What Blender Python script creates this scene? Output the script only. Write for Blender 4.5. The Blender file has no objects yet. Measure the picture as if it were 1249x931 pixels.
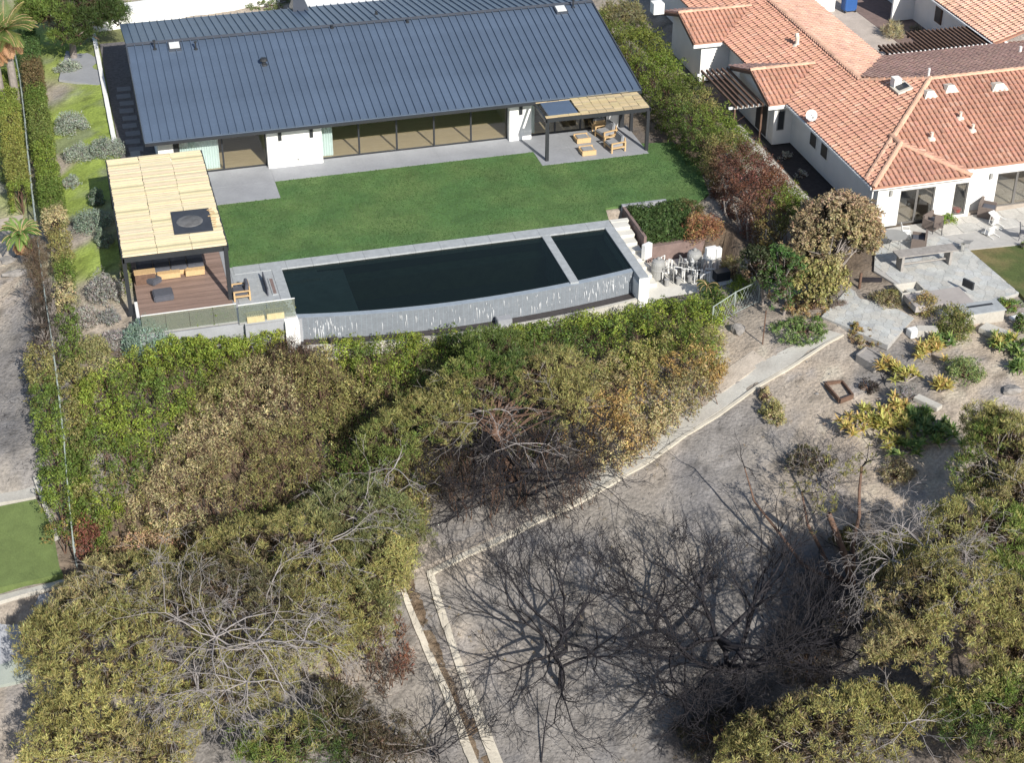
import bpy, math, random
import numpy as np
from mathutils import Matrix, Vector
random.seed(7); rg = np.random.default_rng(7)
SC = bpy.context.scene
C = SC.collection
R = math.radians
# ------------------------------------------------------------------ camera
FPX, CX, CY, CAMZ = 2063.9, 624.5, 465.5, 42.0          # focal length and centre in photo pixels, camera height in metres
YAW, PITCH, ROLL = R(15.4453), R(32.7858), R(-0.2192)
def _rot():
    f = np.array([math.sin(YAW)*math.cos(PITCH), math.cos(YAW)*math.cos(PITCH), -math.sin(PITCH)])
    ri = np.array([math.cos(YAW), -math.sin(YAW), 0.]); d = np.cross(f, ri)
    c, s = math.cos(ROLL), math.sin(ROLL)
    return np.array([c*ri+s*d, -s*ri+c*d, f])
RM = _rot()
cam = bpy.data.objects.new('camera', bpy.data.cameras.new('camera')); C.objects.link(cam)
cam.matrix_world = Matrix(((RM[0][0], -RM[1][0], -RM[2][0], 0), (RM[0][1], -RM[1][1], -RM[2][1], 0), (RM[0][2], -RM[1][2], -RM[2][2], CAMZ), (0, 0, 0, 1)))
cam.data.sensor_width = 36; cam.data.sensor_fit = 'HORIZONTAL'; cam.data.lens = 36*FPX/1249
cam.data.clip_start = 0.5; cam.data.clip_end = 5000
SC.camera = cam
# ------------------------------------------------------------------ light
SUN_EL, SUN_AZ = R(33.5), R(180-12.7)                     # azimuth clockwise from +Y
w = bpy.data.worlds.new('World'); SC.world = w; w.use_nodes = True
wn = w.node_tree; bg = wn.nodes['Background']
sky = wn.nodes.new('ShaderNodeTexSky'); sky.sky_type = 'NISHITA'; sky.sun_disc = False
sky.sun_elevation = SUN_EL; sky.sun_rotation = SUN_AZ; sky.air_density = 1.0; sky.dust_density = 1.0
wn.links.new(sky.outputs[0], bg.inputs[0]); bg.inputs[1].default_value = 0.096
sd = bpy.data.lights.new('sun', 'SUN'); sd.energy = 4.7; sd.angle = R(0.55); sd.color = (1, 0.95, 0.87)
so = bpy.data.objects.new('sun', sd); C.objects.link(so)
so.rotation_euler = Vector((-math.sin(SUN_AZ)*math.cos(SUN_EL), -math.cos(SUN_AZ)*math.cos(SUN_EL), -math.sin(SUN_EL))).to_track_quat('-Z', 'Y').to_euler()
SC.view_settings.view_transform = 'Standard'; SC.view_settings.look = 'None'; SC.view_settings.exposure = 0.42; SC.view_settings.gamma = 1
SC.cycles.max_bounces = 6; SC.cycles.transparent_max_bounces = 12
# ------------------------------------------------------------------ photo pixel -> point of the place
def ray(u, v): return RM.T @ np.array([(u-CX)/FPX, (v-CY)/FPX, 1.0])
def P(u, v, z=0.):
    d = ray(u, v); t = (z-CAMZ)/d[2]; return np.array([d[0]*t, d[1]*t, z])
def PP(u, v, p0, n):
    d = ray(u, v); o = np.array([0, 0, CAMZ]); p0 = np.array(p0, float); n = np.array(n, float)
    return o + d*((p0-o)@n/(d@n))
# terrain heights: (u, v, z) control points
TC = [(0,0,-.3),(60,0,-.2),(150,0,-.1),(400,0,0),(700,0,-.1),(1000,0,-.1),(1249,0,-.1),(60,60,-.1),(110,120,-.1),(110,200,-.1),(90,280,-.15),(110,340,-.3),(120,400,-.7),
 (20,120,-.6),(10,200,-.9),(40,300,-1.0),(0,280,-1.4),(0,400,-1.8),(0,520,-2.0),(45,560,-2.0),(50,460,-1.6),(0,585,-2.2),(0,640,-3.6),(60,690,-3.6),(0,715,-3.8),(0,800,-5.2),(0,931,-6.2),
 (80,480,-1.4),(90,560,-2.2),(95,640,-3.0),(180,440,-1.3),(160,560,-2.6),(150,650,-3.6),(300,430,-1.7),(300,520,-2.6),(400,450,-2.0),(280,620,-3.6),(500,440,-2.0),(640,430,-1.9),(760,400,-1.6),(860,370,-1.1),
 (900,390,-1.0),(930,340,-.9),(880,300,-.4),(850,220,-.1),(930,250,-.15),(990,320,-.3),(1000,400,-.5),(900,460,-1.4),(820,520,-2.0),(740,580,-2.8),(640,640,-3.5),(520,700,-4.2),(560,560,-3.0),(450,600,-3.4),(600,500,-2.3),
 (380,740,-4.8),(200,760,-5.2),(250,900,-6.4),(540,800,-5.4),(590,931,-6.4),(750,931,-6.0),(900,931,-5.6),(1100,931,-5.0),(1249,931,-4.6),(700,760,-4.6),(850,760,-4.2),(1000,760,-3.8),(1150,780,-3.4),(1249,780,-3.0),
 (800,640,-3.2),(950,600,-2.5),(1050,620,-2.4),(1180,620,-2.0),(1249,620,-1.6),(980,500,-1.5),(1080,500,-1.1),(1200,500,-.9),(1249,420,-.4),(1150,420,-.5),(1060,420,-.6),(1249,500,-.8),(1000,450,-.9),(1100,340,-.1),(1249,340,-.05)]
_tp = np.array([P(*c) for c in TC] + [(-60,110,-4),(-60,40,-9),(0,10,-12),(60,20,-9),(90,60,-3),(90,120,0),(30,150,0),(-60,160,-2),(-10,80,-1.6),(-12,60,-3.8),(-12,45,-6.5)])
def _phi(d2): return np.sqrt(d2+4.0)
_D = ((_tp[:, None, :2]-_tp[None, :, :2])**2).sum(-1)
_A = np.zeros((len(_tp)+3,)*2); _A[:-3, :-3] = _phi(_D)-0.05*np.eye(len(_tp)); _A[:-3, -3] = 1; _A[:-3, -2:] = _tp[:, :2]; _A[-3:, :-3] = _A[:-3, -3:].T
_W = np.linalg.solve(_A, np.concatenate([_tp[:, 2], [0, 0, 0]]))
def T(x, y):
    x = np.atleast_1d(np.asarray(x, float)); y = np.atleast_1d(np.asarray(y, float))
    z = _phi((x[:, None]-_tp[None, :, 0])**2+(y[:, None]-_tp[None, :, 1])**2)@_W[:-3]+_W[-3]+x*_W[-2]+y*_W[-1]
    z = z+0.05*np.sin(x*1.3+y*.7)*np.sin(y*1.1-x*.4)+.03*np.sin(x*2.9)*np.sin(y*3.3)
    far = (np.hypot(x-20, y-70) > 120); z = np.where(far, np.clip(z, -30, 3), z)
    def box(x0, x1, y0, y1, h, z): return np.where((x > x0) & (x < x1) & (y > y0) & (y < y1), h, z)
    z = box(1.5, 33.0, 71.6, 86, -.14, z); z = box(1.7, 33.5, 84, 113, -.14, z); z = box(8.6, 26.9, 69.9, 76.4, -2.4, z); z = box(26.7, 31.2, 70.2, 77.9, -1.75, z); z = box(26.7, 32.3, 70.2, 74.2, -1.55, z)
    z = box(37.6, 75, 67.3, 125, -.14, z); z = box(38.6, 46, 62.9, 67.4, -.2, z)
    return z
def TZ(x, y): return float(T(x, y)[0])
def G(u, v, h=0.):
    """where the sight line through a photo pixel meets the terrain (raised by h)"""
    d = ray(u, v); d = d/np.linalg.norm(d); a = (h+1.5-CAMZ)/d[2]; b = (h-9-CAMZ)/d[2]; t = np.linspace(a, b, 260)
    q = np.array([0, 0, CAMZ])+t[:, None]*d; g = q[:, 2]-h-T(q[:, 0], q[:, 1]); k = int(np.argmax(g < 0))
    if k == 0: return q[0] if g[0] < 0 else P(u, v, h-1)
    s = g[k-1]/(g[k-1]-g[k]); return q[k-1]+(q[k]-q[k-1])*s
def inpoly(x, y, poly):
    x = np.asarray(x); y = np.asarray(y); c = np.zeros(x.shape, bool); n = len(poly)
    for i in range(n):
        x0, y0 = poly[i][:2]; x1, y1 = poly[(i+1) % n][:2]
        if y0 == y1: continue
        c ^= ((y0 > y) != (y1 > y)) & (x < (x1-x0)*(y-y0)/(y1-y0)+x0)
    return c
def fbm(x, y, s=1., seed=0):
    """cheap smooth noise -1..1"""
    r = np.random.default_rng(seed); o = np.zeros_like(np.asarray(x, float)); a = 1.
    for k in range(5):
        for j in range(3):
            th = r.uniform(0, 6.28); ph = r.uniform(0, 6.28); f = s*1.9**k*r.uniform(.8, 1.25)
            o += a*np.sin((x*math.cos(th)+y*math.sin(th))*f+ph+1.5*np.sin((y*math.cos(th)-x*math.sin(th))*f*.7+ph*2))/3
        a *= .6
    return o/1.4
# ------------------------------------------------------------------ materials
MATS = {}
def mat(name, col=(.5, .5, .5), rough=.8, var=.18, scale=2., bump=0., bscale=None, tint=False, metal=0., stretch=(1, 1, 1), col2=None, spec=.4, fine=0.):
    if name in MATS: return MATS[name]
    m = bpy.data.materials.new(name); m.use_nodes = True; nt = m.node_tree; N = nt.nodes; L = nt.links; b = N['Principled BSDF']
    b.inputs['Roughness'].default_value = rough; b.inputs['Metallic'].default_value = metal; b.inputs['Specular IOR Level'].default_value = spec
    tc = N.new('ShaderNodeTexCoord'); mp = N.new('ShaderNodeMapping'); mp.inputs['Scale'].default_value = stretch; L.new(tc.outputs['Object'], mp.inputs[0])
    n1 = N.new('ShaderNodeTexNoise'); n1.inputs['Scale'].default_value = scale; n1.inputs['Detail'].default_value = 8; n1.inputs['Roughness'].default_value = .62; L.new(mp.outputs[0], n1.inputs[0])
    rp = N.new('ShaderNodeMapRange'); rp.inputs[1].default_value = .3; rp.inputs[2].default_value = .7; rp.inputs[3].default_value = 1-var; rp.inputs[4].default_value = 1+var; L.new(n1.outputs[0], rp.inputs[0])
    fac = rp.outputs[0]
    if fine:
        n2 = N.new('ShaderNodeTexNoise'); n2.inputs['Scale'].default_value = scale*9; n2.inputs['Detail'].default_value = 5; L.new(mp.outputs[0], n2.inputs[0])
        r2 = N.new('ShaderNodeMapRange'); r2.inputs[1].default_value = .3; r2.inputs[2].default_value = .7; r2.inputs[3].default_value = 1-fine; r2.inputs[4].default_value = 1+fine; L.new(n2.outputs[0], r2.inputs[0])
        mu = N.new('ShaderNodeMath'); mu.operation = 'MULTIPLY'; L.new(fac, mu.inputs[0]); L.new(r2.outputs[0], mu.inputs[1]); fac = mu.outputs[0]
    if tint:
        a = N.new('ShaderNodeAttribute'); a.attribute_name = 'tint'; base = a.outputs['Color']
    else:
        rgb = N.new('ShaderNodeRGB'); rgb.outputs[0].default_value = (*col, 1); base = rgb.outputs[0]
    if col2:
        mx = N.new('ShaderNodeMix'); mx.data_type = 'RGBA'; n3 = N.new('ShaderNodeTexNoise'); n3.inputs['Scale'].default_value = scale*.4; n3.inputs['Detail'].default_value = 6; L.new(mp.outputs[0], n3.inputs[0])
        r3 = N.new('ShaderNodeMapRange'); r3.inputs[1].default_value = .42; r3.inputs[2].default_value = .62; L.new(n3.outputs[0], r3.inputs[0])
        L.new(r3.outputs[0], mx.inputs[0]); L.new(base, mx.inputs[6]); mx.inputs[7].default_value = (*col2, 1); base = mx.outputs[2]
    vm = N.new('ShaderNodeVectorMath'); vm.operation = 'SCALE'; L.new(base, vm.inputs[0]); L.new(fac, vm.inputs['Scale']); L.new(vm.outputs[0], b.inputs['Base Color'])
    if bump:
        bp = N.new('ShaderNodeBump'); bp.inputs['Strength'].default_value = 1; bp.inputs['Distance'].default_value = bump
        nb = N.new('ShaderNodeTexNoise'); nb.inputs['Scale'].default_value = bscale or scale*6; nb.inputs['Detail'].default_value = 6; L.new(mp.outputs[0], nb.inputs[0]); L.new(nb.outputs[0], bp.inputs['Height']); L.new(bp.outputs[0], b.inputs['Normal'])
    MATS[name] = m; return m
def leafmat(name, trans=.3):
    m = bpy.data.materials.new(name); m.use_nodes = True; nt = m.node_tree; N = nt.nodes; L = nt.links; N.remove(N['Principled BSDF']); out = N['Material Output']
    a = N.new('ShaderNodeAttribute'); a.attribute_name = 'tint'; d = N.new('ShaderNodeBsdfDiffuse'); t = N.new('ShaderNodeBsdfTranslucent'); mx = N.new('ShaderNodeMixShader'); mx.inputs[0].default_value = trans
    L.new(a.outputs['Color'], d.inputs[0]); L.new(a.outputs['Color'], t.inputs[0]); L.new(d.outputs[0], mx.inputs[1]); L.new(t.outputs[0], mx.inputs[2])
    g = N.new('ShaderNodeBsdfGlossy'); g.inputs['Roughness'].default_value = .45; g.inputs[0].default_value = (.9, .95, 1, 1); m2 = N.new('ShaderNodeMixShader'); m2.inputs[0].default_value = .010
    L.new(mx.outputs[0], m2.inputs[1]); L.new(g.outputs[0], m2.inputs[2]); L.new(m2.outputs[0], out.inputs[0]); MATS[name] = m; return m
def glassmat(name, tint, refl=.10, opac=0., opc=(.5, .5, .5)):
    m = bpy.data.materials.new(name); m.use_nodes = True; nt = m.node_tree; N = nt.nodes; L = nt.links; N.remove(N['Principled BSDF']); out = N['Material Output']
    t = N.new('ShaderNodeBsdfTransparent'); t.inputs[0].default_value = (*tint, 1); g = N.new('ShaderNodeBsdfGlossy'); g.inputs['Roughness'].default_value = .05
    fr = N.new('ShaderNodeFresnel'); fr.inputs[0].default_value = 1.5; ad = N.new('ShaderNodeMath'); ad.operation = 'ADD'; ad.inputs[1].default_value = refl-.04; L.new(fr.outputs[0], ad.inputs[0])
    s = t
    if opac:
        d = N.new('ShaderNodeBsdfDiffuse'); d.inputs[0].default_value = (*opc, 1); m0 = N.new('ShaderNodeMixShader'); m0.inputs[0].default_value = opac; L.new(t.outputs[0], m0.inputs[1]); L.new(d.outputs[0], m0.inputs[2]); s = m0
    mx = N.new('ShaderNodeMixShader'); L.new(ad.outputs[0], mx.inputs[0]); L.new(s.outputs[0], mx.inputs[1]); L.new(g.outputs[0], mx.inputs[2]); L.new(mx.outputs[0], out.inputs[0]); MATS[name] = m; return m
M_leaf = leafmat('leaf'); M_needle = leafmat('needle', .2)
M_glass = glassmat('window_glass', (.93, .94, .93), .05)
M_rail = glassmat('rail_glass', (.80, .86, .83), .07, .26, (.36, .38, .32))
M_water = glassmat('pool_water', (.50, .62, .52), .0, .14, (.030, .048, .036))
_n = M_water.node_tree; _b = _n.nodes.new('ShaderNodeBump'); _b.inputs['Distance'].default_value = .012; _w = _n.nodes.new('ShaderNodeTexNoise'); _w.inputs['Scale'].default_value = 2.2; _w.inputs['Detail'].default_value = 4; _n.links.new(_w.outputs[0], _b.inputs['Height'])
for _g in _n.nodes:
    if _g.type == 'BSDF_GLOSSY': _n.links.new(_b.outputs[0], _g.inputs['Normal'])
M_white = mat('white_stucco', (.79, .79, .77), .85, .07, 1.2, .004, 30)
M_stucco = mat('cream_stucco', (.78, .77, .74), .9, .05, 1., .006, 25)
M_black = mat('black_metal', (.03, .033, .038), .45, .1, 3)
M_roofm = mat('slate_grey_metal', (.13, .175, .245), .42, .09, .7, metal=.35, fine=.05)
def vary(m, lo=.95, hi=1.04):
    N = m.node_tree.nodes; L = m.node_tree.links; b = N['Principled BSDF']; src = b.inputs['Base Color'].links[0].from_socket; oi = N.new('ShaderNodeObjectInfo'); mr = N.new('ShaderNodeMapRange'); mr.inputs[3].default_value = lo; mr.inputs[4].default_value = hi; L.new(oi.outputs['Random'], mr.inputs[0])
    ge = N.new('ShaderNodeNewGeometry'); nz = N.new('ShaderNodeTexNoise'); nz.inputs['Scale'].default_value = .35; nz.inputs['Detail'].default_value = 6; L.new(ge.outputs['Position'], nz.inputs[0]); m2 = N.new('ShaderNodeMapRange'); m2.inputs[1].default_value = .3; m2.inputs[2].default_value = .7; m2.inputs[3].default_value = .94; m2.inputs[4].default_value = 1.06; L.new(nz.outputs[0], m2.inputs[0])
    mu = N.new('ShaderNodeMath'); mu.operation = 'MULTIPLY'; L.new(mr.outputs[0], mu.inputs[0]); L.new(m2.outputs[0], mu.inputs[1]); v = N.new('ShaderNodeVectorMath'); v.operation = 'SCALE'; L.new(src, v.inputs[0]); L.new(mu.outputs[0], v.inputs['Scale']); L.new(v.outputs[0], b.inputs['Base Color'])
vary(M_roofm)
M_ridge = mat('ridge_metal', (.075, .085, .105), .4, .1, 2, metal=.3)
M_conc = mat('grey_concrete', (.30, .31, .33), .7, .10, .8, .003, 20, fine=.05)
M_concl = mat('pale_concrete', (.50, .48, .43), .85, .12, 1., .006, 14, col2=(.40, .38, .34), fine=.08)
M_stone = mat('grey_stone', (.34, .36, .37), .75, .14, 3, .004, 25, fine=.08)
M_flag = mat('slate_flagstone', (.34, .36, .35), .8, .16, 1.4, .008, 14, col2=(.43, .42, .38), fine=.10)
M_wood = mat('light_teak', (.55, .38, .20), .6, .14, 4, stretch=(8, 1, 1))
M_deck = mat('brown_deck', (.25, .175, .145), .65, .2, 1.6, .002, 20, stretch=(.5, 6, 1), fine=.1)
vary(M_deck, .82, 1.18)
M_floor = mat('oak_floor', (.46, .37, .235), .5, .12, 1.5, stretch=(.5, 5, 1))
M_dark = mat('dark_interior', (.07, .065, .06), .8)
M_iwall = mat('interior_wall', (.30, .28, .25), .9)
M_fab = mat('charcoal_fabric', (.085, .09, .11), .9, .12, 6, .003, 60)
M_fabg = mat('grey_fabric', (.28, .29, .31), .9, .1, 6, .003, 60)
M_curt = mat('pale_curtain', (.60, .72, .72), .8, .05)
M_reed = mat('bamboo_reed', tint=True, rough=.75, var=.16, scale=2.2, stretch=(.7, 10, 1), fine=.12)
M_tile = mat('terracotta_tile', tint=True, rough=.85, var=.10, scale=1.2, fine=.08)
M_pan = mat('roof_pan', (.40, .21, .145), .9, .15, 3)
M_soil = mat('ground_soil', tint=True, rough=.95, var=.16, scale=.9, bump=.07, bscale=6., fine=.22)
M_bark = mat('grey_bark', (.25, .22, .20), .9, .25, 5, .01, 30)
M_bleach = mat('bleached_dead_wood', (.30, .275, .265), .9, .25, 4)
M_burnt = mat('charred_wood', (.020, .018, .022), .85, .35, 3)
M_brownw = mat('brown_wood', (.14, .085, .06), .85, .3, 4, .01, 20)
M_lawn = mat('lawn_turf', (.072, .146, .044), .95, .26, .7, .03, 16, col2=(.105, .168, .052), fine=.22)
M_plast = mat('white_plastic', (.75, .75, .73), .4, .04)
M_grey = mat('grey_plastic', (.30, .30, .29), .55, .08)
M_rust = mat('weathered_grey_wood', (.30, .28, .26), .85, .2, 5)
M_wicker = mat('brown_wicker', (.16, .13, .115), .9, .2, 20)
M_blue = mat('blue_paint', (.03, .10, .30), .5, .1)
M_paver = mat('tan_pavers', (.46, .40, .35), .9, .12, 1.2, .004, 20, fine=.08)
M_brick = mat('brown_brick_paving', (.20, .145, .13), .9, .2, 3, .004, 20, fine=.12)
M_wtile = mat('pool_wall_tile', (.20, .22, .245), .35, .10, 4, fine=.1)
M_lime = mat('lime_deposit', (.50, .52, .54), .8, .2, 5)
M_basin = mat('basin_lining', (.055, .048, .048), .6, .2, 3)
M_pooli = mat('pool_plaster', (.06, .075, .055), .7, .25, 1)
M_rock = mat('rock', (.25, .235, .22), .95, .25, 4, .03, 8)
M_mesh = mat('chain_link_wire', (.33, .38, .36), .5, .05)
M_terra = mat('pot_clay', (.28, .07, .06), .8)
M_moss = mat('turf_green', (.115, .155, .05), .95, .14, 2., .01, 30, fine=.12)
# ------------------------------------------------------------------ object helpers
ORG = {}
def tag(o, label=None, cat=None, group=None, kind=None):
    if label: o['label'] = label
    if cat: o['category'] = cat
    if group: o['group'] = group
    if kind: o['kind'] = kind
    return o
def thing(name, label, cat, loc=(0, 0, 0), group=None):
    o = bpy.data.objects.new(name, None); o.empty_display_size = .2; C.objects.link(o); o.location = loc; ORG[o.name] = np.array(loc, float)
    return tag(o, label, cat, group)
def link(name, me, parent=None, org=None, local=None):
    o = bpy.data.objects.new(name, me); C.objects.link(o)
    if parent is not None:
        o.parent = parent; ORG[o.name] = ORG[parent.name]
        if local is not None: o.location = local
    else:
        ORG[o.name] = np.array(org if org is not None else (0, 0, 0), float); o.location = ORG[o.name]
    return o
def rawmesh(name, V, F, m, tint=None, smooth=False):
    """V (n,3); F list of faces or an (m,k) array"""
    me = bpy.data.meshes.new(name); V = np.asarray(V, np.float32)
    if isinstance(F, np.ndarray):
        k = F.shape[1]; me.vertices.add(len(V)); me.vertices.foreach_set('co', V.ravel()); me.loops.add(F.size); me.loops.foreach_set('vertex_index', F.ravel().astype(np.int32))
        me.polygons.add(len(F)); me.polygons.foreach_set('loop_start', np.arange(0, F.size, k, dtype=np.int32)); me.polygons.foreach_set('loop_total', np.full(len(F), k, np.int32)); me.update(calc_edges=True)
    else: me.from_pydata(V.tolist(), [], F); me.update()
    me.polygons.foreach_set('use_smooth', np.full(len(me.polygons), bool(smooth)))
    if tint is not None:
        a = me.attributes.new('tint', 'FLOAT_COLOR', 'POINT'); t = np.ones((len(V), 4), np.float32); t[:, :3] = tint; a.data.foreach_set('color', t.ravel())
    me.materials.append(m); return me
class MB:
    def __init__(s): s.v = []; s.f = []; s.c = []; s.col = (1, 1, 1)
    def add(s, vs, fs):
        o = len(s.v); s.v += [tuple(map(float, p)) for p in vs]; s.f += [tuple(i+o for i in f) for f in fs]; s.c += [s.col]*len(vs); return s
    def box(s, x0, x1, y0, y1, z0, z1):
        return s.add([(x0,y0,z0),(x1,y0,z0),(x1,y1,z0),(x0,y1,z0),(x0,y0,z1),(x1,y0,z1),(x1,y1,z1),(x0,y1,z1)], [(0,3,2,1),(4,5,6,7),(0,1,5,4),(1,2,6,5),(2,3,7,6),(3,0,4,7)])
    def obox(s, c, size, rz=0., tilt=0., axis='x'):
        """box centred at c, rotated tilt about x or y, then rz about z"""
        a, b, h = [q/2 for q in size]; Mx = Matrix.Rotation(rz, 3, 'Z') @ Matrix.Rotation(tilt, 3, axis.upper())
        vs = [Vector(c)+Mx@Vector(p) for p in [(-a,-b,-h),(a,-b,-h),(a,b,-h),(-a,b,-h),(-a,-b,h),(a,-b,h),(a,b,h),(-a,b,h)]]
        return s.add(vs, [(0,3,2,1),(4,5,6,7),(0,1,5,4),(1,2,6,5),(2,3,7,6),(3,0,4,7)])
    def prism(s, poly, z0, z1):
        n = len(poly); a = sum(poly[i][0]*poly[(i+1) % n][1]-poly[(i+1) % n][0]*poly[i][1] for i in range(n))
        if a < 0: poly = poly[::-1]
        zz = lambda z, p: z(p[0], p[1]) if callable(z) else z
        return s.add([(p[0], p[1], zz(z0, p)) for p in poly]+[(p[0], p[1], zz(z1, p)) for p in poly], [tuple(range(n))[::-1], tuple(range(n, 2*n))]+[(i, (i+1) % n, n+(i+1) % n, n+i) for i in range(n)])
    def slab(s, pts, th):
        """polygon in space, thickened downward"""
        n = len(pts); pts = [np.array(p, float) for p in pts]
        nn = np.cross(pts[1]-pts[0], pts[2]-pts[1])
        if nn[2] < 0: pts = pts[::-1]
        lo = [p-np.array([0, 0, th]) for p in pts]
        return s.add(lo+pts, [tuple(range(n))[::-1], tuple(range(n, 2*n))]+[(i, (i+1) % n, n+(i+1) % n, n+i) for i in range(n)])
    def tube(s, pts, r, n=6, cap=True):
        pts = [Vector(p) for p in pts]; rr = r if isinstance(r, (list, tuple)) else [r]*len(pts); vs = []; fs = []
        for i, p in enumerate(pts):
            d = (pts[min(i+1, len(pts)-1)]-pts[max(i-1, 0)]).normalized(); a = d.cross(Vector((0, 0, 1)) if abs(d.z) < .9 else Vector((1, 0, 0))).normalized(); b = d.cross(a)
            vs += [p+(a*math.cos(2*math.pi*k/n)+b*math.sin(2*math.pi*k/n))*rr[i] for k in range(n)]
        for i in range(len(pts)-1): fs += [(i*n+k, i*n+(k+1) % n, (i+1)*n+(k+1) % n, (i+1)*n+k) for k in range(n)]
        if cap: fs += [tuple(range(n))[::-1], tuple(range((len(pts)-1)*n, len(pts)*n))]
        return s.add(vs, fs)
    def lathe(s, c, prof, n=12):
        vs = []; fs = []
        for (r, z) in prof: vs += [(c[0]+r*math.cos(2*math.pi*k/n), c[1]+r*math.sin(2*math.pi*k/n), c[2]+z) for k in range(n)]
        for i in range(len(prof)-1): fs += [(i*n+k, i*n+(k+1) % n, (i+1)*n+(k+1) % n, (i+1)*n+k) for k in range(n)]
        fs += [tuple(range(n))[::-1], tuple(range((len(prof)-1)*n, len(prof)*n))]
        return s.add(vs, fs)
    def build(s, name, m, parent=None, org=None, tint=False, smooth=False, bevel=0.):
        o_ = ORG[parent.name] if parent is not None else np.array(org if org is not None else (0, 0, 0), float)
        me = rawmesh(name, np.array(s.v)-o_, s.f, m, np.array(s.c) if tint else None, smooth)
        if bevel:
            import bmesh
            b = bmesh.new(); b.from_mesh(me); bmesh.ops.bevel(b, geom=b.edges[:], offset=bevel, segments=2, affect='EDGES', clamp_overlap=True); b.to_mesh(me); b.free()
        return link(name, me, parent, o_)
def Bx(name, m, parent, *b, **k): return MB().box(*b).build(name, m, parent, **k)
def copy_tree(o, parent=None):
    c = o.copy(); C.objects.link(c); c.parent = parent; ORG[c.name] = ORG[o.name]
    for ch in o.children: copy_tree(ch, c)
    return c
def place(o, loc, rz=0., s=1.):
    o.location = loc; o.rotation_euler = (0, 0, rz); o.scale = (s, s, s); return o
# ------------------------------------------------------------------ foliage helpers
def unit(a): return a/np.maximum(np.linalg.norm(a, axis=-1, keepdims=True), 1e-9)
class Leaves:
    def __init__(s): s.V = []; s.K = []
    def quads(s, c, U, W, col):
        s.V.append(np.stack([c-U, c+W, c+U, c-W], 1)); s.K.append(np.repeat(col[:, None, :], 4, 1))
    def clumps(s, cen, r, nper, L, W, col, jit=.15, up=.35, mode='leaf', shell=.55, flat=1.):
        K = len(cen); r = np.broadcast_to(np.asarray(r, float), (K,)); d = rg.normal(size=(K, nper, 3)); d[..., 2] = d[..., 2]+up; d = unit(d)
        rad = r[:, None]*(shell+(1-shell)*rg.random((K, nper))); c = cen[:, None]+d*rad[..., None]*np.array([1, 1, flat]); n = unit(d+.55*rg.normal(size=d.shape)); t = unit(np.cross(n, rg.normal(size=d.shape)))
        sc = rg.uniform(.65, 1.3, (K, nper, 1))
        if mode == 'leaf': U = t*L*sc; Wv = np.cross(n, t)*W*sc
        else: U = unit(d*1.0+np.array([0, 0, .35])+.5*rg.normal(size=d.shape))*L*sc; Wv = unit(np.cross(U, rg.normal(size=d.shape)))*W*sc
        cc = np.broadcast_to(col, (K, 3))[:, None]*(1+jit*rg.normal(size=(K, nper, 1)))*(1+.07*rg.normal(size=(K, nper, 3)))
        s.quads(c.reshape(-1, 3), U.reshape(-1, 3), Wv.reshape(-1, 3), np.clip(cc, .004, .9).reshape(-1, 3)); return s
    def build(s, name, parent=None, org=None, m=None):
        V = np.concatenate(s.V).reshape(-1, 3); K = np.concatenate(s.K).reshape(-1, 3); o_ = ORG[parent.name] if parent is not None else np.array(org if org is not None else (0, 0, 0), float)
        F = np.arange(len(V), dtype=np.int32).reshape(-1, 4)
        return link(name, rawmesh(name, V-o_, F, m or M_leaf, K), parent, o_)
class Tubes:
    def __init__(s): s.a = []
    def seg(s, p, q, r0, r1): s.a.append((*p, *q, r0, r1))
    def build(s, name, m, parent=None, org=None, n=4):
        A = np.array(s.a); p, q, r0, r1 = A[:, :3], A[:, 3:6], A[:, 6], A[:, 7]; d = unit(q-p); h = np.where(np.abs(d[:, 2:]) < .9, np.array([[0, 0, 1.]]), np.array([[1., 0, 0]])); a = unit(np.cross(d, h)); b = np.cross(d, a)
        q = q+d*r1[:, None]*.5; V = np.zeros((len(A), 2*n, 3))
        for k in range(n):
            e = a*math.cos(2*math.pi*k/n)+b*math.sin(2*math.pi*k/n); V[:, k] = p+e*r0[:, None]; V[:, n+k] = q+e*r1[:, None]
        base = np.array([(k, (k+1) % n, n+(k+1) % n, n+k) for k in range(n)]); F = (base[None]+(np.arange(len(A))*2*n)[:, None, None]).reshape(-1, 4)
        o_ = ORG[parent.name] if parent is not None else np.array(org if org is not None else (0, 0, 0), float)
        return link(name, rawmesh(name, V.reshape(-1, 3)-o_, F.astype(np.int32), m, None, True), parent, o_)
def rv(): return Vector((random.gauss(0, 1), random.gauss(0, 1), random.gauss(0, 1)))
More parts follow.
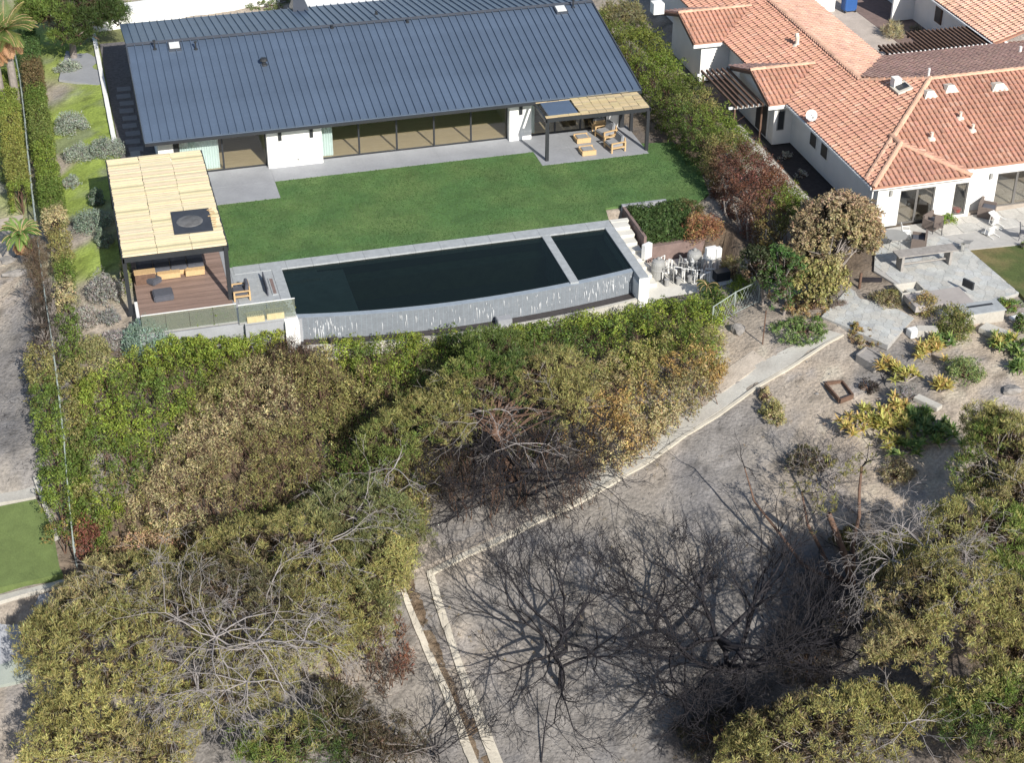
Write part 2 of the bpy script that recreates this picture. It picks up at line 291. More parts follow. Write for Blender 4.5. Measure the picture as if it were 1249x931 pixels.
def grow(tb, p, d, L, r, depth, kids=3, spread=.6, shrink=.72, wig=.16, lift=.05, nseg=3, tips=None, rmin=.006, env=None, side=.5):
    """recursive limb; env(p) -> False stops growth"""
    p = Vector(p); d = Vector(d).normalized(); r1 = r
    for i in range(nseg):
        d = (d+rv()*wig+Vector((0, 0, lift))).normalized(); q = p+d*(L/nseg); r2 = max(r1*.88, rmin)
        if env and not env(q):
            if tips is not None: tips.append((p.copy(), d.copy()))
            return
        tb.seg(p, q, r1, r2); p = q; r1 = r2
        if depth > 0 and i < nseg-1 and random.random() < side:
            dd = (d+rv().cross(d).normalized()*spread*1.2).normalized(); grow(tb, p, dd, L*shrink*.8, max(r1*.6, rmin), depth-1, kids, spread, shrink, wig, lift, nseg, tips, rmin, env, side)
    if depth == 0:
        if tips is not None: tips.append((p.copy(), d.copy()))
        return
    ph = random.uniform(0, 6.28); a = d.orthogonal().normalized(); b = d.cross(a)
    for k in range(kids):
        th = ph+6.283*k/kids+random.uniform(-.4, .4); s = spread*random.uniform(.6, 1.3)
        dd = (d+(a*math.cos(th)+b*math.sin(th))*s).normalized()
        grow(tb, p, dd, L*shrink*random.uniform(.8, 1.15), max(r1*.68, rmin), depth-1, kids, spread, shrink, wig, lift, nseg, tips, rmin, env, side)
def polyrand(poly, n):
    poly = [tuple(p[:2]) for p in poly]; xs = [p[0] for p in poly]; ys = [p[1] for p in poly]; out = []
    while len(out) < n:
        x = rg.uniform(min(xs), max(xs), n*2); y = rg.uniform(min(ys), max(ys), n*2); k = inpoly(x, y, poly); out += list(zip(x[k], y[k]))
    return np.array(out[:n])
def polyarea(poly): return abs(sum(poly[i][0]*poly[(i+1) % len(poly)][1]-poly[(i+1) % len(poly)][0]*poly[i][1] for i in range(len(poly))))/2
#@@SETTING
# ================================================================== GROUND
ASH = (.215,.20,.186); TAN = (.33,.285,.235); SOIL = (.40,.335,.265); GRN = (.24,.31,.06); DUFF = (.13,.095,.065); LOT = (.25,.227,.20)
GC = [(0,320,SOIL),(30,360,TAN),(20,400,LOT),(20,350,SOIL),(10,450,ASH),(20,500,ASH),(40,560,LOT),(5,300,SOIL),(70,60,GRN),(90,110,GRN),(110,150,GRN),(75,230,GRN),(100,210,GRN),(72,108,TAN),(60,205,TAN),(100,90,GRN),(105,180,GRN),(120,130,GRN),(105,225,GRN),(95,250,GRN),(100,205,GRN),(75,170,GRN),(115,330,GRN),(108,310,GRN),(100,320,GRN),(95,290,TAN),(75,280,TAN),(110,350,TAN),(90,400,TAN),(120,400,TAN),(140,420,DUFF),
 (200,480,DUFF),(300,560,DUFF),(400,500,DUFF),(500,480,DUFF),(600,450,DUFF),(700,480,DUFF),(800,420,DUFF),(400,650,DUFF),(200,700,DUFF),(250,850,ASH),(350,860,ASH),(420,800,TAN),(15,880,TAN),(30,860,TAN),
 (850,480,TAN),(890,440,SOIL),(930,380,TAN),(940,350,TAN),(850,500,TAN),(800,560,TAN),(700,620,LOT),(560,640,LOT),(540,670,TAN),(620,660,ASH),(520,760,ASH),(500,840,LOT),(540,800,TAN),(600,720,ASH),(620,900,ASH),(700,900,ASH),(800,650,LOT),(780,560,ASH),(880,520,ASH),(860,560,ASH),(900,640,LOT),(950,640,TAN),(980,600,TAN),(880,600,ASH),(760,880,ASH),(900,780,ASH),
 (960,470,TAN),(1000,450,SOIL),(980,520,TAN),(960,540,LOT),(1040,420,TAN),(1100,440,ASH),(1090,460,ASH),(1150,450,SOIL),(1200,470,SOIL),(1249,500,SOIL),(1180,410,SOIL),(1050,520,SOIL),(1120,590,SOIL),(1080,580,SOIL),(1000,560,TAN),(1050,680,DUFF),(1100,700,DUFF),(1000,850,ASH),(1200,720,DUFF),(1249,860,DUFF),(1240,400,TAN),
 (900,860,(.09,.08,.075)),(960,800,(.09,.08,.075)),(850,905,(.09,.08,.075)),(1010,760,(.08,.07,.065)),(1040,700,(.08,.07,.065)),(930,905,(.09,.08,.075)),(980,700,(.15,.135,.125)),(640,580,(.09,.08,.07)),(580,590,(.11,.095,.085)),(700,580,(.12,.105,.09)),(990,310,DUFF),(960,280,TAN),(900,250,TAN),(870,230,TAN),(850,200,DUFF),(930,200,TAN),(975,240,DUFF),(950,190,(.06,.055,.05)),(975,205,(.06,.055,.05)),(1000,235,(.06,.055,.05)),(220,5,TAN),(320,0,TAN),(180,2,SOIL),(130,45,(.14,.15,.06)),(760,20,TAN),(1030,30,(.46,.40,.35)),(870,310,DUFF),(840,260,TAN)]  # near-black points: charred soil plus painted shade under trees and beside the villa
_gc = np.array([P(a, b, 0)[:2]+0*0 for a, b, c in GC]); _gk = np.array([c for a, b, c in GC])
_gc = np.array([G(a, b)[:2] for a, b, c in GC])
def gcol(x, y):
    x = np.asarray(x, float); y = np.asarray(y, float); wx = x+.9*fbm(x, y, .5, 1); wy = y+.9*fbm(x, y, .5, 2)
    d = (wx[:, None]-_gc[None, :, 0])**2+(wy[:, None]-_gc[None, :, 1])**2; wt = 1/(d+.6)**2.6; c = wt@_gk/wt.sum(1, keepdims=True)
    n = fbm(x, y, .9, 3); m = fbm(x, y, 2.3, 4); k = np.clip((n-.15)*1.6, 0, .5)[:, None]
    c = c*(1-k)+k*c.mean(1, keepdims=True)*np.array([.92, .9, .93])*.85; k2 = np.clip((m-.25)*1.2, 0, .45)[:, None]; c = c*(1-k2)+k2*np.clip(c*1.35+.03, 0, .5); k3 = np.clip((fbm(x, y, 3.5, 9)-.45)*2, 0, .45)[:, None]
    return c*(1-k3)
def axis(lo, hi, st, out, stf):
    a = list(np.arange(lo, hi, st)); b = lo; c = hi; L = []; Rr = []
    s = st
    while b > out[0]: s *= 1.35; b -= s; L.append(b)
    s = st
    while c < out[1]: s *= 1.35; c += s; Rr.append(c)
    return np.array(L[::-1]+a+Rr)
gx = axis(-14, 60, .36, (-600, 700), 0); gy = axis(32, 116, .36, (-400, 1500), 0)
X, Y = np.meshgrid(gx, gy); xf, yf = X.ravel(), Y.ravel(); zf = np.concatenate([T(a, b) for a, b in zip(np.array_split(xf, 20), np.array_split(yf, 20))])
cf = np.concatenate([gcol(a, b) for a, b in zip(np.array_split(xf, 20), np.array_split(yf, 20))])
nx, ny = len(gx), len(gy); ii = (np.arange(ny-1)[:, None]*nx+np.arange(nx-1)[None]).ravel(); F = np.stack([ii, ii+1, ii+1+nx, ii+nx], 1).astype(np.int32)
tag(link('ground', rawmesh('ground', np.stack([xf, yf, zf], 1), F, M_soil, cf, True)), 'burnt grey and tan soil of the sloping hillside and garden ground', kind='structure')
# house lawn
LX0, LX1 = 6.24, 33.2
lawnp = [(6.24, 77.0), (26.65, 77.0), (26.9, 78.4), (30.2, 78.5), (31.3, 77.2), (33.0, 78.6), (33.6, 81.5), (33.4, 85.5), (31.5, 85.8), (31.5, 84.4), (25.07, 84.4), (25.07, 86.3), (10.0, 86.3), (10.0, 84.2), (6.24, 84.2)]
tag(MB().prism(lawnp, -.13, 0.0).build('lawn', M_lawn), 'mown dark green lawn between the black roofed house and the pool', kind='structure')
pt = polyrand(lawnp, 30000); z0 = np.zeros(len(pt)); c = np.column_stack([pt, z0+.02]); U = np.column_stack([rg.normal(0, .012, len(pt)), rg.normal(0, .012, len(pt)), rg.uniform(.02, .045, len(pt))]); W = unit(np.column_stack([rg.normal(size=len(pt)), rg.normal(size=len(pt)), z0]))*.016
k = fbm(pt[:, 0], pt[:, 1], .8, 11); col = np.array([.082, .162, .052])*(1+.30*k[:, None])+np.clip(k-.1, 0, 1)[:, None]*np.array([.03, .022, 0]); col *= rg.uniform(.7, 1.35, (len(pt), 1))
gl = Leaves(); gl.quads(c, U, W, col); tag(gl.build('lawn_grass'), 'short dark green grass blades of the lawn', kind='stuff')
# patio slabs
def slab(name, x0, x1, y0, y1, z0, z1, m, lab, jx=(), jy=()):
    root = MB().box(x0, x1, y0, y1, z0, z1-.006).build(name, m, None, org=(x0, y0, z0)); tag(root, lab, kind='structure')
    xs = [x0]+list(jx)+[x1]; ys = [y0]+list(jy)+[y1]
    for i in range(len(xs)-1):
        for j in range(len(ys)-1): MB().box(xs[i]+.008, xs[i+1]-.008, ys[j]+.008, ys[j+1]-.008, z1-.02, z1+random.uniform(-.001, .001)).build('slab_panel', m, root)
    return root
slab('patio', 10.0, 25.07, 86.3, 88.46, -.13, .01, M_conc, 'grey concrete terrace strip along the glass front of the house', [13.05, 15.25, 17.4, 19.6, 21.8, 24.0])
slab('patio', 6.24, 9.995, 84.2, 88.46, -.13, .012, M_conc, 'grey concrete patio beside the large bamboo pergola', [8.1], [86.3])
slab('patio', 25.075, 31.5, 84.4, 88.46, -.13, .012, M_conc, 'grey concrete patio under the small pergola by the lounge chairs', [27.2, 29.3], [86.4])
slab('patio', 6.25, 8.3, 71.15, 76.95, -1.4, 0, M_stone, 'blue grey stone terrace at the left end of the pool', [7.3], [72.6, 74.0, 75.5])
Bx('retaining_wall', M_conc, None, 6.25, 9.0, 71.0, 71.15, -1.6, -.03, org=(7, 71, -1.6)); tag(bpy.data.objects['retaining_wall'], 'low grey retaining wall under the stone terrace left of the pool', 'wall')
# ================================================================== POOL
pool = thing('swimming_pool', 'long dark infinity pool with grey coping and curved spillover wall', 'swimming pool', (17.5, 73.5, 0))
def ye(x): return 70.72+ .98*((x-16.6)/8.6)**2*(1 if x < 16.6 else .80)     # curved spill edge
xs = [8.8+i*(26.15-8.8)/34 for i in range(35)]
edge = [(x, ye(x)) for x in xs]
for nm, b in (('coping', (6.4, 26.62, 76.15, 76.95)), ('coping', (8.3, 8.8, 71.3, 76.15)), ('coping', (26.15, 26.65, 70.45, 76.15))):
    x0, x1, y0, y1 = b
    m = MB()
    if x1-x0 > 3:
        n = 15
        for i in range(n): Bx('coping_stone', M_stone, pool, x0+(x1-x0)*i/n+.006, x0+(x1-x0)*(i+1)/n-.006, y0, y1, -.35, random.uniform(.0, .004)+.03)
    else:
        n = 4
        for i in range(n): Bx('coping_stone', M_stone, pool, x0, x1, y0+(y1-y0)*i/n+.006, y0+(y1-y0)*(i+1)/n-.006, -.35, .03+random.uniform(0, .004))
MB().prism([(8.8, 76.15), (26.15, 76.15)]+edge[::-1], -2.1, -2.0).build('pool_floor', M_pooli, pool)
m = MB(); m.box(8.6, 8.8, 71.4, 76.15, -2, -.35).box(26.15, 26.35, 71.2, 76.15, -2, -.35).box(8.6, 26.35, 76.15, 76.4, -2, -.35); m.build('pool_shell', M_pooli, pool)
Bx('pool_shelf', mat('shelf_plaster', (.30, .33, .33), .7, .2, 1), pool, 8.8, 11.95, 71.3, 76.14, -2, -.45)
m = MB(); m.box(8.82, 10.6, 75.3, 76.14, -.75, -.30); m.build('pool_step', M_stone, pool); Bx('pool_step', M_stone, pool, 10.62, 11.3, 75.2, 76.14, -.75, -.42)
Bx('pool_bench', mat('algae_plaster', (.12, .15, .09), .7, .25, 1.5), pool, 12.0, 22.6, 75.35, 76.14, -2, -.8); Bx('divider_wall', M_stone, pool, 22.64, 23.08, 70.93, 76.15, -2, .02)
Bx('spa_bench', M_pooli, pool, 25.45, 26.15, 71.8, 76.14, -2, -.7); Bx('spa_bench', M_pooli, pool, 23.08, 25.45, 75.55, 76.14, -2, -.7)
W0 = MB()
wt = [(8.8, 76.15), (22.64, 76.15)]+[(22.64, ye(22.64)+.02)]+[(x, y+.02) for x, y in edge[::-1] if x < 22.6]
m = MB(); m.add([(x, y, -.055) for x, y in wt], [tuple(range(len(wt)))[::-1]]); m.build('water', M_water, pool)
ws = [(23.08, 76.15), (26.15, 76.15)]+[(x, y+.02) for x, y in edge[::-1] if x > 23.1]+[(23.08, ye(23.08)+.02)]
m = MB(); m.add([(x, y, -.055) for x, y in ws], [tuple(range(len(ws)))[::-1]]); m.build('water', M_water, pool)
# spill wall: top lip and tiled face, tile by tile
ZB = -1.32
m = MB(); n = len(edge)
for i in range(n-1):
    (xa, ya), (xb, yb) = edge[i], edge[i+1]; m.add([(xa, ya-.30, -.07), (xb, yb-.30, -.07), (xb, yb+.03, -.06), (xa, ya+.03, -.06), (xa, ya-.30, -2), (xb, yb-.30, -2), (xb, yb+.03, -2), (xa, ya+.03, -2)], [(0,1,2,3), (4,5,1,0), (2,6,7,3)])
m.build('spill_edge', mat('wet_edge_tile', (.27, .31, .35), .25, .1, 4), pool)
m = MB(); cnt = 0
for i in range(n-1):
    (xa, ya), (xb, yb) = edge[i], edge[i+1]
    for k in range(2):
        xu = xa+(xb-xa)*k/2; xv = xa+(xb-xa)*(k+1)/2; yu = ya+(yb-ya)*k/2-.30; yv = ya+(yb-ya)*(k+1)/2-.30
        for j in range(4):
            z1 = -.075-(j)*.31; z0 = z1-.30; t = MB(); dd = random.uniform(.008, .016)
            t.add([(xu+.012, yu-dd, z0), (xv-.012, yv-dd, z0), (xv-.012, yv-dd, z1), (xu+.012, yu-dd, z1), (xu+.012, yu, z0), (xv-.012, yv, z0), (xv-.012, yv, z1), (xu+.012, yu, z1)], [(0,1,2,3), (3,2,6,7), (0,4,5,1), (0,3,7,4), (1,5,6,2)]); t.build('wall_tile', M_wtile, pool)
# white lime streaks (thin raised crust) on the spill wall
m = MB()
for i in range(170):
    x = random.choice([random.uniform(8.9, 26), random.gauss(10.2, .7), random.gauss(24.6, .8), random.gauss(17.5, 2.5)]); x = min(max(x, 8.9), 26); y = ye(x)-.335; w_ = random.uniform(.008, .03); h = random.uniform(.08, .55); z = random.uniform(-1.0, -.12); z = max(z, ZB+h)
    m.add([(x-w_, y, z-h*.1), (x-w_*.2, y, z-h), (x+w_*.3, y, z-h*.9), (x+w_, y, z-h*.3), (x+w_*.2, y, z), (x-w_*.5, y, z+.02)], [(0, 1, 2, 3, 4, 5)])
m.build('lime_streaks', M_lime, pool); bpy.data.objects['lime_streaks']['kind'] = 'stuff'
# basin below
bx = [(x, ye(x)-.30) for x in xs]; bo = [(x, ye(x)-1.0) for x in xs]
m = MB()
for i in range(n-1): m.add([(*bx[i], ZB), (*bx[i+1], ZB), (*bo[i+1], ZB), (*bo[i], ZB)], [(3, 2, 1, 0)])
m.build('catch_basin', M_basin, pool)
m = MB(); bq = [(x, ye(x)-1.18) for x in xs]
for i in range(n-1): m.add([(*bo[i], ZB+.10), (*bo[i+1], ZB+.10), (*bq[i+1], ZB+.10), (*bq[i], ZB+.10), (*bo[i], ZB-.6), (*bo[i+1], ZB-.6), (*bq[i+1], ZB-.8), (*bq[i], ZB-.8)], [(3, 2, 1, 0), (0, 1, 5, 4), (2, 3, 7, 6)])
m.build('basin_rim', M_concl, pool)
MB().prism([(26.12, 70.44), (26.67, 70.44), (26.67, 76.9), (26.12, 76.9)], -1.7, -.35).build('end_wall', M_white, pool)
Bx('end_wall', M_white, pool, 26.12, 26.67, 70.40, 70.45, -1.7, -.02)
Bx('end_wall', M_white, pool, 8.15, 8.82, 70.7, 71.3, -1.7, -.02)
p = G(628, 385, 0); x = 18.9
m = MB(); m.obox((x, ye(x)-.80, ZB+.2), (.75, .5, .45), .03); tag(m.build('skimmer_cover', M_fabg, None, org=(x, ye(x)-.8, ZB), bevel=.03), 'grey box sitting on the dark ledge below the curved pool wall', 'box')
m = MB(); m.obox((10.4, ye(10.4)-.85, ZB+.14), (.45, .4, .32), .1); tag(m.build('valve_box', M_basin, None, org=(10.4, ye(10.4)-.85, ZB), bevel=.03), 'small dark box at the left end of the ledge below the pool wall', 'box')
# steps beside the pool
st = thing('garden_steps', 'pale cream stone steps descending beside the right end of the pool', 'steps', (27.1, 74, -1.4))
for i in range(8): Bx('step', mat('pale_step_stone', (.62, .60, .54), .85, .08, 2), st, 26.68, 27.55+.06*(i % 2), 76.7-.62*(i+1), 76.7-.62*i, -1.6, -.02-.165*i)
Bx('landing', mat('pale_step_stone'), st, 26.68, 27.7, 76.7, 77.0, -.13, .0)
# planter wall right of steps and its walls
tag(MB().box(27.75, 30.3, 78.0, 78.2, -.2, .22).build('planter_wall', M_conc, None, org=(29, 78, 0)), 'grey concrete coping behind the clipped dark hedge right of the pool', 'wall')
tag(MB().box(27.75, 27.9, 74.4, 77.99, -1.6, .16).build('planter_wall', M_brick, None, org=(27.8, 76, 0)), 'brown side wall between the pale steps and the dark hedge', 'wall')
tag(MB().obox((29.9, 74.5, -.95), (4.4, .18, .95), .05).build('planter_wall', M_brick, None, org=(30, 74.5, -1)), 'low brown wall behind the pool filters', 'wall')
tag(MB().prism([(27.9, 74.3), (32.0, 74.6), (32.2, 78.0), (27.9, 78.0)], -1.5, -.55).build('planter_soil', M_brick, None, org=(30, 76, -1)), kind='structure')
tag(MB().prism([(26.68, 69.6), (31.6, 71.2), (32.0, 74.35), (27.9, 74.3), (26.68, 73)], -1.75, -1.38).build('equipment_pad', mat('pale_step_stone', (.62, .60, .54), .85, .08, 2), None, org=(29, 72, -1.5)), 'pale concrete pad under the pool filters', kind='structure')
# ================================================================== BLACK ROOFED HOUSE
hs = thing('modern_house', 'long white house with a dark standing seam metal roof and glass front', 'house', (17.5, 95, 0))
E0, EZ, RY, RZ, BY, BZ = 87.3, 2.75, 97.1, 4.62, 104.7, 3.15
RX0, RX1 = 3.2, 31.9
def zr(y): return EZ+(RZ-EZ)*(y-E0)/(RY-E0) if y < RY else RZ+(BZ-RZ)*(y-RY)/(BY-RY)
sl = thing
m = MB(); m.add([(RX0, E0, EZ-.04), (RX1, E0, EZ-.04), (RX1, RY, RZ-.04), (RX0, RY, RZ-.04), (RX1, BY, BZ-.04), (RX0, BY, BZ-.04), (RX0, E0, EZ-.24), (RX1, E0, EZ-.24), (RX1, RY, RZ-.24), (RX0, RY, RZ-.24), (RX1, BY, BZ-.24), (RX0, BY, BZ-.24)],
    [(0,1,2,3), (3,2,4,5), (7,6,9,8), (8,9,11,10), (0,6,7,1), (5,4,10,11), (0,3,9,6), (3,5,11,9), (1,7,8,2), (2,8,10,4)])
roof = m.build('roof', M_black, hs)
NP = 62; pw = (RX1-RX0)/NP
def panel_mesh(y0, y1):
    b = MB(); z0, z1 = zr(y0+1e-4), zr(y1-1e-4)
    b.add([(0, y0, z0), (pw, y0, z0), (pw, y1, z1), (0, y1, z1)], [(0, 1, 2, 3)])
    for xx in (-.022, ): b.add([(xx, y0-.02, z0-.03), (xx+.044, y0-.02, z0-.03), (xx+.044, y1, z1-.01), (xx, y1, z1-.01), (xx+.004, y0-.02, z0+.085), (xx+.040, y0-.02, z0+.085), (xx+.040, y1, z1+.085), (xx+.004, y1, z1+.085)], [(4,5,6,7), (0,1,5,4), (1,2,6,5), (3,0,4,7)])
    b.add([(0, y0-.02, z0), (pw, y0-.02, z0), (pw, y0-.02, z0-.12), (0, y0-.02, z0-.12)], [(0, 3, 2, 1)])
    return rawmesh('roof_panel', np.array(b.v)-np.array([0, 0, 0]), b.f, M_roofm)
for (y0, y1) in ((E0, RY-.12), (RY+.12, BY)):
    me = panel_mesh(y0, y1)
    for i in range(NP):
        if y0 > RY and i > 41: pass
        o = link('roof_panel', me, roof, local=(RX0+i*pw-17.5, -95, 0))
m = MB(); m.add([(RX0, RY-.16, RZ+.02), (RX1, RY-.16, RZ+.02), (RX1, RY, RZ+.13), (RX0, RY, RZ+.13), (RX1, RY+.2, RZ+.02), (RX0, RY+.2, RZ+.02)], [(0,1,2,3), (3,2,4,5)]); m.build('ridge_cap', M_ridge, roof)
m = MB(); m.box(RX0-.02, RX1+.02, E0-.16, E0-.02, EZ-.2, EZ-.05); m.build('gutter', M_black, roof)
m = MB(); m.add([(RX0-.05, E0-.05, EZ+.06), (RX0+.03, E0-.05, EZ+.06), (RX0+.03, RY, RZ+.09), (RX0-.05, RY, RZ+.09), (RX0-.05, E0-.05, EZ-.24), (RX0-.05, RY, RZ-.24)], [(0,1,2,3), (4,0,3,5)]); m.build('verge_trim', M_ridge, roof)
m = MB(); m.add([(RX1+.05, E0-.05, EZ+.06), (RX1-.03, E0-.05, EZ+.06), (RX1-.03, RY, RZ+.09), (RX1+.05, RY, RZ+.09), (RX1+.05, E0-.05, EZ-.24), (RX1+.05, RY, RZ-.24)], [(3,2,1,0), (5,3,0,4)]); m.build('verge_trim', M_ridge, roof)
nF = (0, -(RZ-EZ), RY-E0)
def skylight(u, v, parent, wx=.75, wy=.8):
    p = PP(u, v, (0, E0, EZ), nF); ang = math.atan2(RZ-EZ, RY-E0)
    f = MB().obox((p[0], p[1], p[2]+.07), (wx, wy, .16), 0, ang).build('skylight', M_ridge, parent); MB().obox((p[0], p[1]-.0, p[2]+.165), (wx-.16, wy-.16, .05), 0, ang).build('pane', mat('skylight_dome', (.62, .64, .63), .2, .1), f)
    return f
skylight(213, 58, roof); skylight(684, 13, roof)
for (u, v, h) in ((189, 60, .38), (239, 60, .3), (459, 17, .0), (699, 9, .35), (497, 27, .0), (405, 34, .0)):
    p = PP(u, v, (0, E0, EZ), nF); MB().lathe(p, [(.12, 0), (.12, .05), (.05, .08), (.05, .12+h), (.09, .13+h), (.09, .2+h)], 8).build('vent_pipe', M_black, roof)
p = PP(322, 79, (0, E0, EZ), nF); MB().lathe(p, [(.22, 0), (.2, .06), (.12, .1), (.12, .25), (.24, .27), (.2, .42), (.05, .46)], 12).build('roof_vent', M_black, roof)
# walls
wz = lambda y: zr(y)-.25
m = MB(); m.box(3.9, 4.1, 88.6, 104.0, 0, 2.85); m.add([(3.9, 88.6, 2.85), (3.9, 104, 2.85), (3.9, 97.1, 4.37), (4.1, 88.6, 2.85), (4.1, 104, 2.85), (4.1, 97.1, 4.37)], [(0, 2, 1), (3, 4, 5)]); m.build('left_wall', M_white, hs)
m = MB(); m.box(31.0, 31.2, 88.6, 104.0, 0, 2.85); m.add([(31.2, 88.6, 2.85), (31.2, 104, 2.85), (31.2, 97.1, 4.37), (31, 88.6, 2.85), (31, 104, 2.85), (31, 97.1, 4.37)], [(0, 1, 2), (3, 5, 4)]); m.build('right_wall', M_white, hs)
Bx('rear_wall', M_white, hs, 3.9, 31.2, 104.0, 104.2, 0, 2.95)
def wallbox(x0, x1, y, name='front_wall', mm=M_white): return Bx(name, mm, hs, x0, x1, y, 88.75, 0, wz(y)-.002)
wallbox(3.9, 4.75, 88.5); w1 = wallbox(9.92, 13.05, 88.0); w2 = wallbox(24.12, 25.45, 88.05); wallbox(30.2, 31.0, 88.45)
Bx('downpipe_panel', M_black, hs, 31.0, 31.25, 88.2, 88.6, 0, 2.7); Bx('side_panel', M_black, hs, 4.75, 5.0, 88.45, 88.7, 0, 2.7)
for (u, v) in ((341, 165), (379.5, 161)):
    p = PP(u, v, (0, 88.0, 0), (0, 1, 0)); Bx('wall_light', M_black, w1, p[0]-.09, p[0]+.09, 87.88, 88.0, p[2]-.28, p[2]+.24)
p = PP(635, 133, (0, 88.05, 0), (0, 1, 0)); Bx('wall_light', M_black, w2, p[0]-.09, p[0]+.09, 87.93, 88.05, p[2]-.3, p[2]+.25)
p = PP(364, 194, (0, 88.0, 0), (0, 1, 0)); Bx('wall_outlet', M_grey, w1, p[0]-.06, p[0]+.06, 87.96, 88.0, p[2]-.06, p[2]+.06)
# glazing: door leaves with frame and pane
def glazing(x0, x1, n, y=88.5, top=None, parent=hs, mm=M_black):
    top = top or wz(y)-.01; wdt = (x1-x0)/n
    for i in range(n):
        a = x0+i*wdt; b = a+wdt; f = MB(); f.box(a, a+.05, y, y+.08, 0, top).box(b-.05, b, y, y+.08, 0, top).box(a+.05, b-.05, y, y+.08, 0, .07).box(a+.05, b-.05, y, y+.08, top-.09, top)
        fo = f.build('glass_door', mm, parent); Bx('pane', M_glass, fo, a+.05, b-.05, y+.035, y+.047, .07, top-.09)
glazing(5.0, 9.92, 2); glazing(13.05, 24.12, 5); glazing(25.45, 30.2, 3)
Bx('floor', M_floor, hs, 4.1, 31.0, 88.62, 95.5, -.1, .03)
Bx('interior_wall', M_iwall, hs, 4.1, 31.0, 95.5, 95.7, 0, 3.9)
for x in (9.92, 13.0, 24.5): Bx('partition', M_iwall, hs, x, x+.12, 88.76, 95.5, .031, 3.0)
Bx('ceiling', M_dark, hs, 4.1, 31.0, 88.76, 95.5, 2.9, 2.93)
def curtain(x0, x1, y=88.75):
    b = MB(); n = int((x1-x0)/.07)
    for i in range(n): b.add([(x0+i*.07, y+.05*(i % 2), .05), (x0+(i+1)*.07, y+.05*((i+1) % 2), .05), (x0+(i+1)*.07, y+.05*((i+1) % 2), 2.75), (x0+i*.07, y+.05*(i % 2), 2.75)], [(0,1,2,3)])
    b.build('curtain', M_curt, hs)
curtain(13.15, 13.85); curtain(5.1, 7.3); curtain(25.5, 25.9); curtain(29.6, 30.15)
# furniture glimpsed inside
m = MB(); m.box(26.3, 28.3, 90.2, 91.2, .03, .45).box(26.3, 28.3, 91.0, 91.3, .45, .85); m.build('indoor_sofa', M_fab, None, org=(27.3, 90.7, .03)); tag(bpy.data.objects['indoor_sofa'], 'dark sofa inside the house behind the glass doors of the small pergola patio', 'sofa')
# flat white roof behind the ridge
m = MB(); m.box(15.2, 23.5, 104.75, 112, 0, 3.05); tag(m.build('garage_block', M_white, None, org=(19, 108, 0)), 'flat white roofed block behind the dark metal roof', 'building')
m = MB(); m.add([(14.0, 103.4, 3.4), (15.0, 103.4, 3.4), (14.8, 104.4, 4.15), (14.2, 104.4, 4.15), (14.0, 105.2, 3.1), (15.0, 105.2, 3.1)], [(0,1,2,3), (3,2,5,4), (0,3,4), (1,5,2)]); m.build('roof_dormer', M_ridge, roof)
# left side: courtyard strip with stepping stones, kerb and rear wall
tag(MB().box(1.9, 3.9, 88.5, 110, -.13, -.05).build('side_path', mat('shade_tinted_gravel', (.14, .13, .13), .95, .3, 6, .01, 40), None, org=(3, 96, 0)), kind='structure')  # gravel darkened in its colour where the house shadow covers this strip
for i in range(12):
    tag(MB().obox((2.75+.1*(i % 2), 89.2+i*1.15, -.04), (.85, .65, .06), random.uniform(-.05, .05)).build('stepping_stone', mat('dark_slab', (.22, .22, .23), .8, .1, 3), None, org=(2.8, 89.2+i*1.15, -.05)), ['nearest', 'second', 'third', 'fourth', 'fifth', 'sixth', 'seventh', 'eighth', 'ninth', 'tenth', 'eleventh', 'farthest'][i]+' dark stone slab of the shaded path beside the dark roof, counted from the pergola', 'stepping stone', 'stepping stones in the shade beside the house')
m = MB(); m.box(2.45, 3.0, 89.6, 91.2, -.1, .55); tag(m.build('storage_bench', M_grey, None, org=(2.7, 90, -.1), bevel=.02), 'grey bench box in the shade beside the left corner of the house', 'bench')
kw = thing('garden_kerb', 'long narrow white garden wall left of the black roofed house', 'wall', (1.7, 102, -.1))
for i in range(9): Bx('kerb_stone', M_white, kw, 1.58-.01*i, 1.84-.01*i, 92.6+i*2.1, 94.69+i*2.1, -.3, .16)
tag(MB().prism([(1.6, 112.4), (14.6, 114.2), (14.6, 115.8), (1.6, 114.2)], -.2, 1.0).build('boundary_wall', M_white, None, org=(8, 113, 0)), 'thick white wall behind the rear left corner of the dark roof', 'wall')
tag(MB().prism([(22.5, 112.6), (30, 113.2), (30, 113.6), (22.5, 113.0)], -.2, 1.0).build('boundary_wall', M_white, None, org=(26, 113, 0)), 'low white wall behind the middle of the dark roof ridge', 'wall')
tag(MB().prism([(-1.0, 104.5), (1.55, 102.8), (1.55, 109.0), (-.3, 109.4)], -.2, -.04).build('side_paving', M_conc, None, org=(0, 106, 0)), kind='structure')
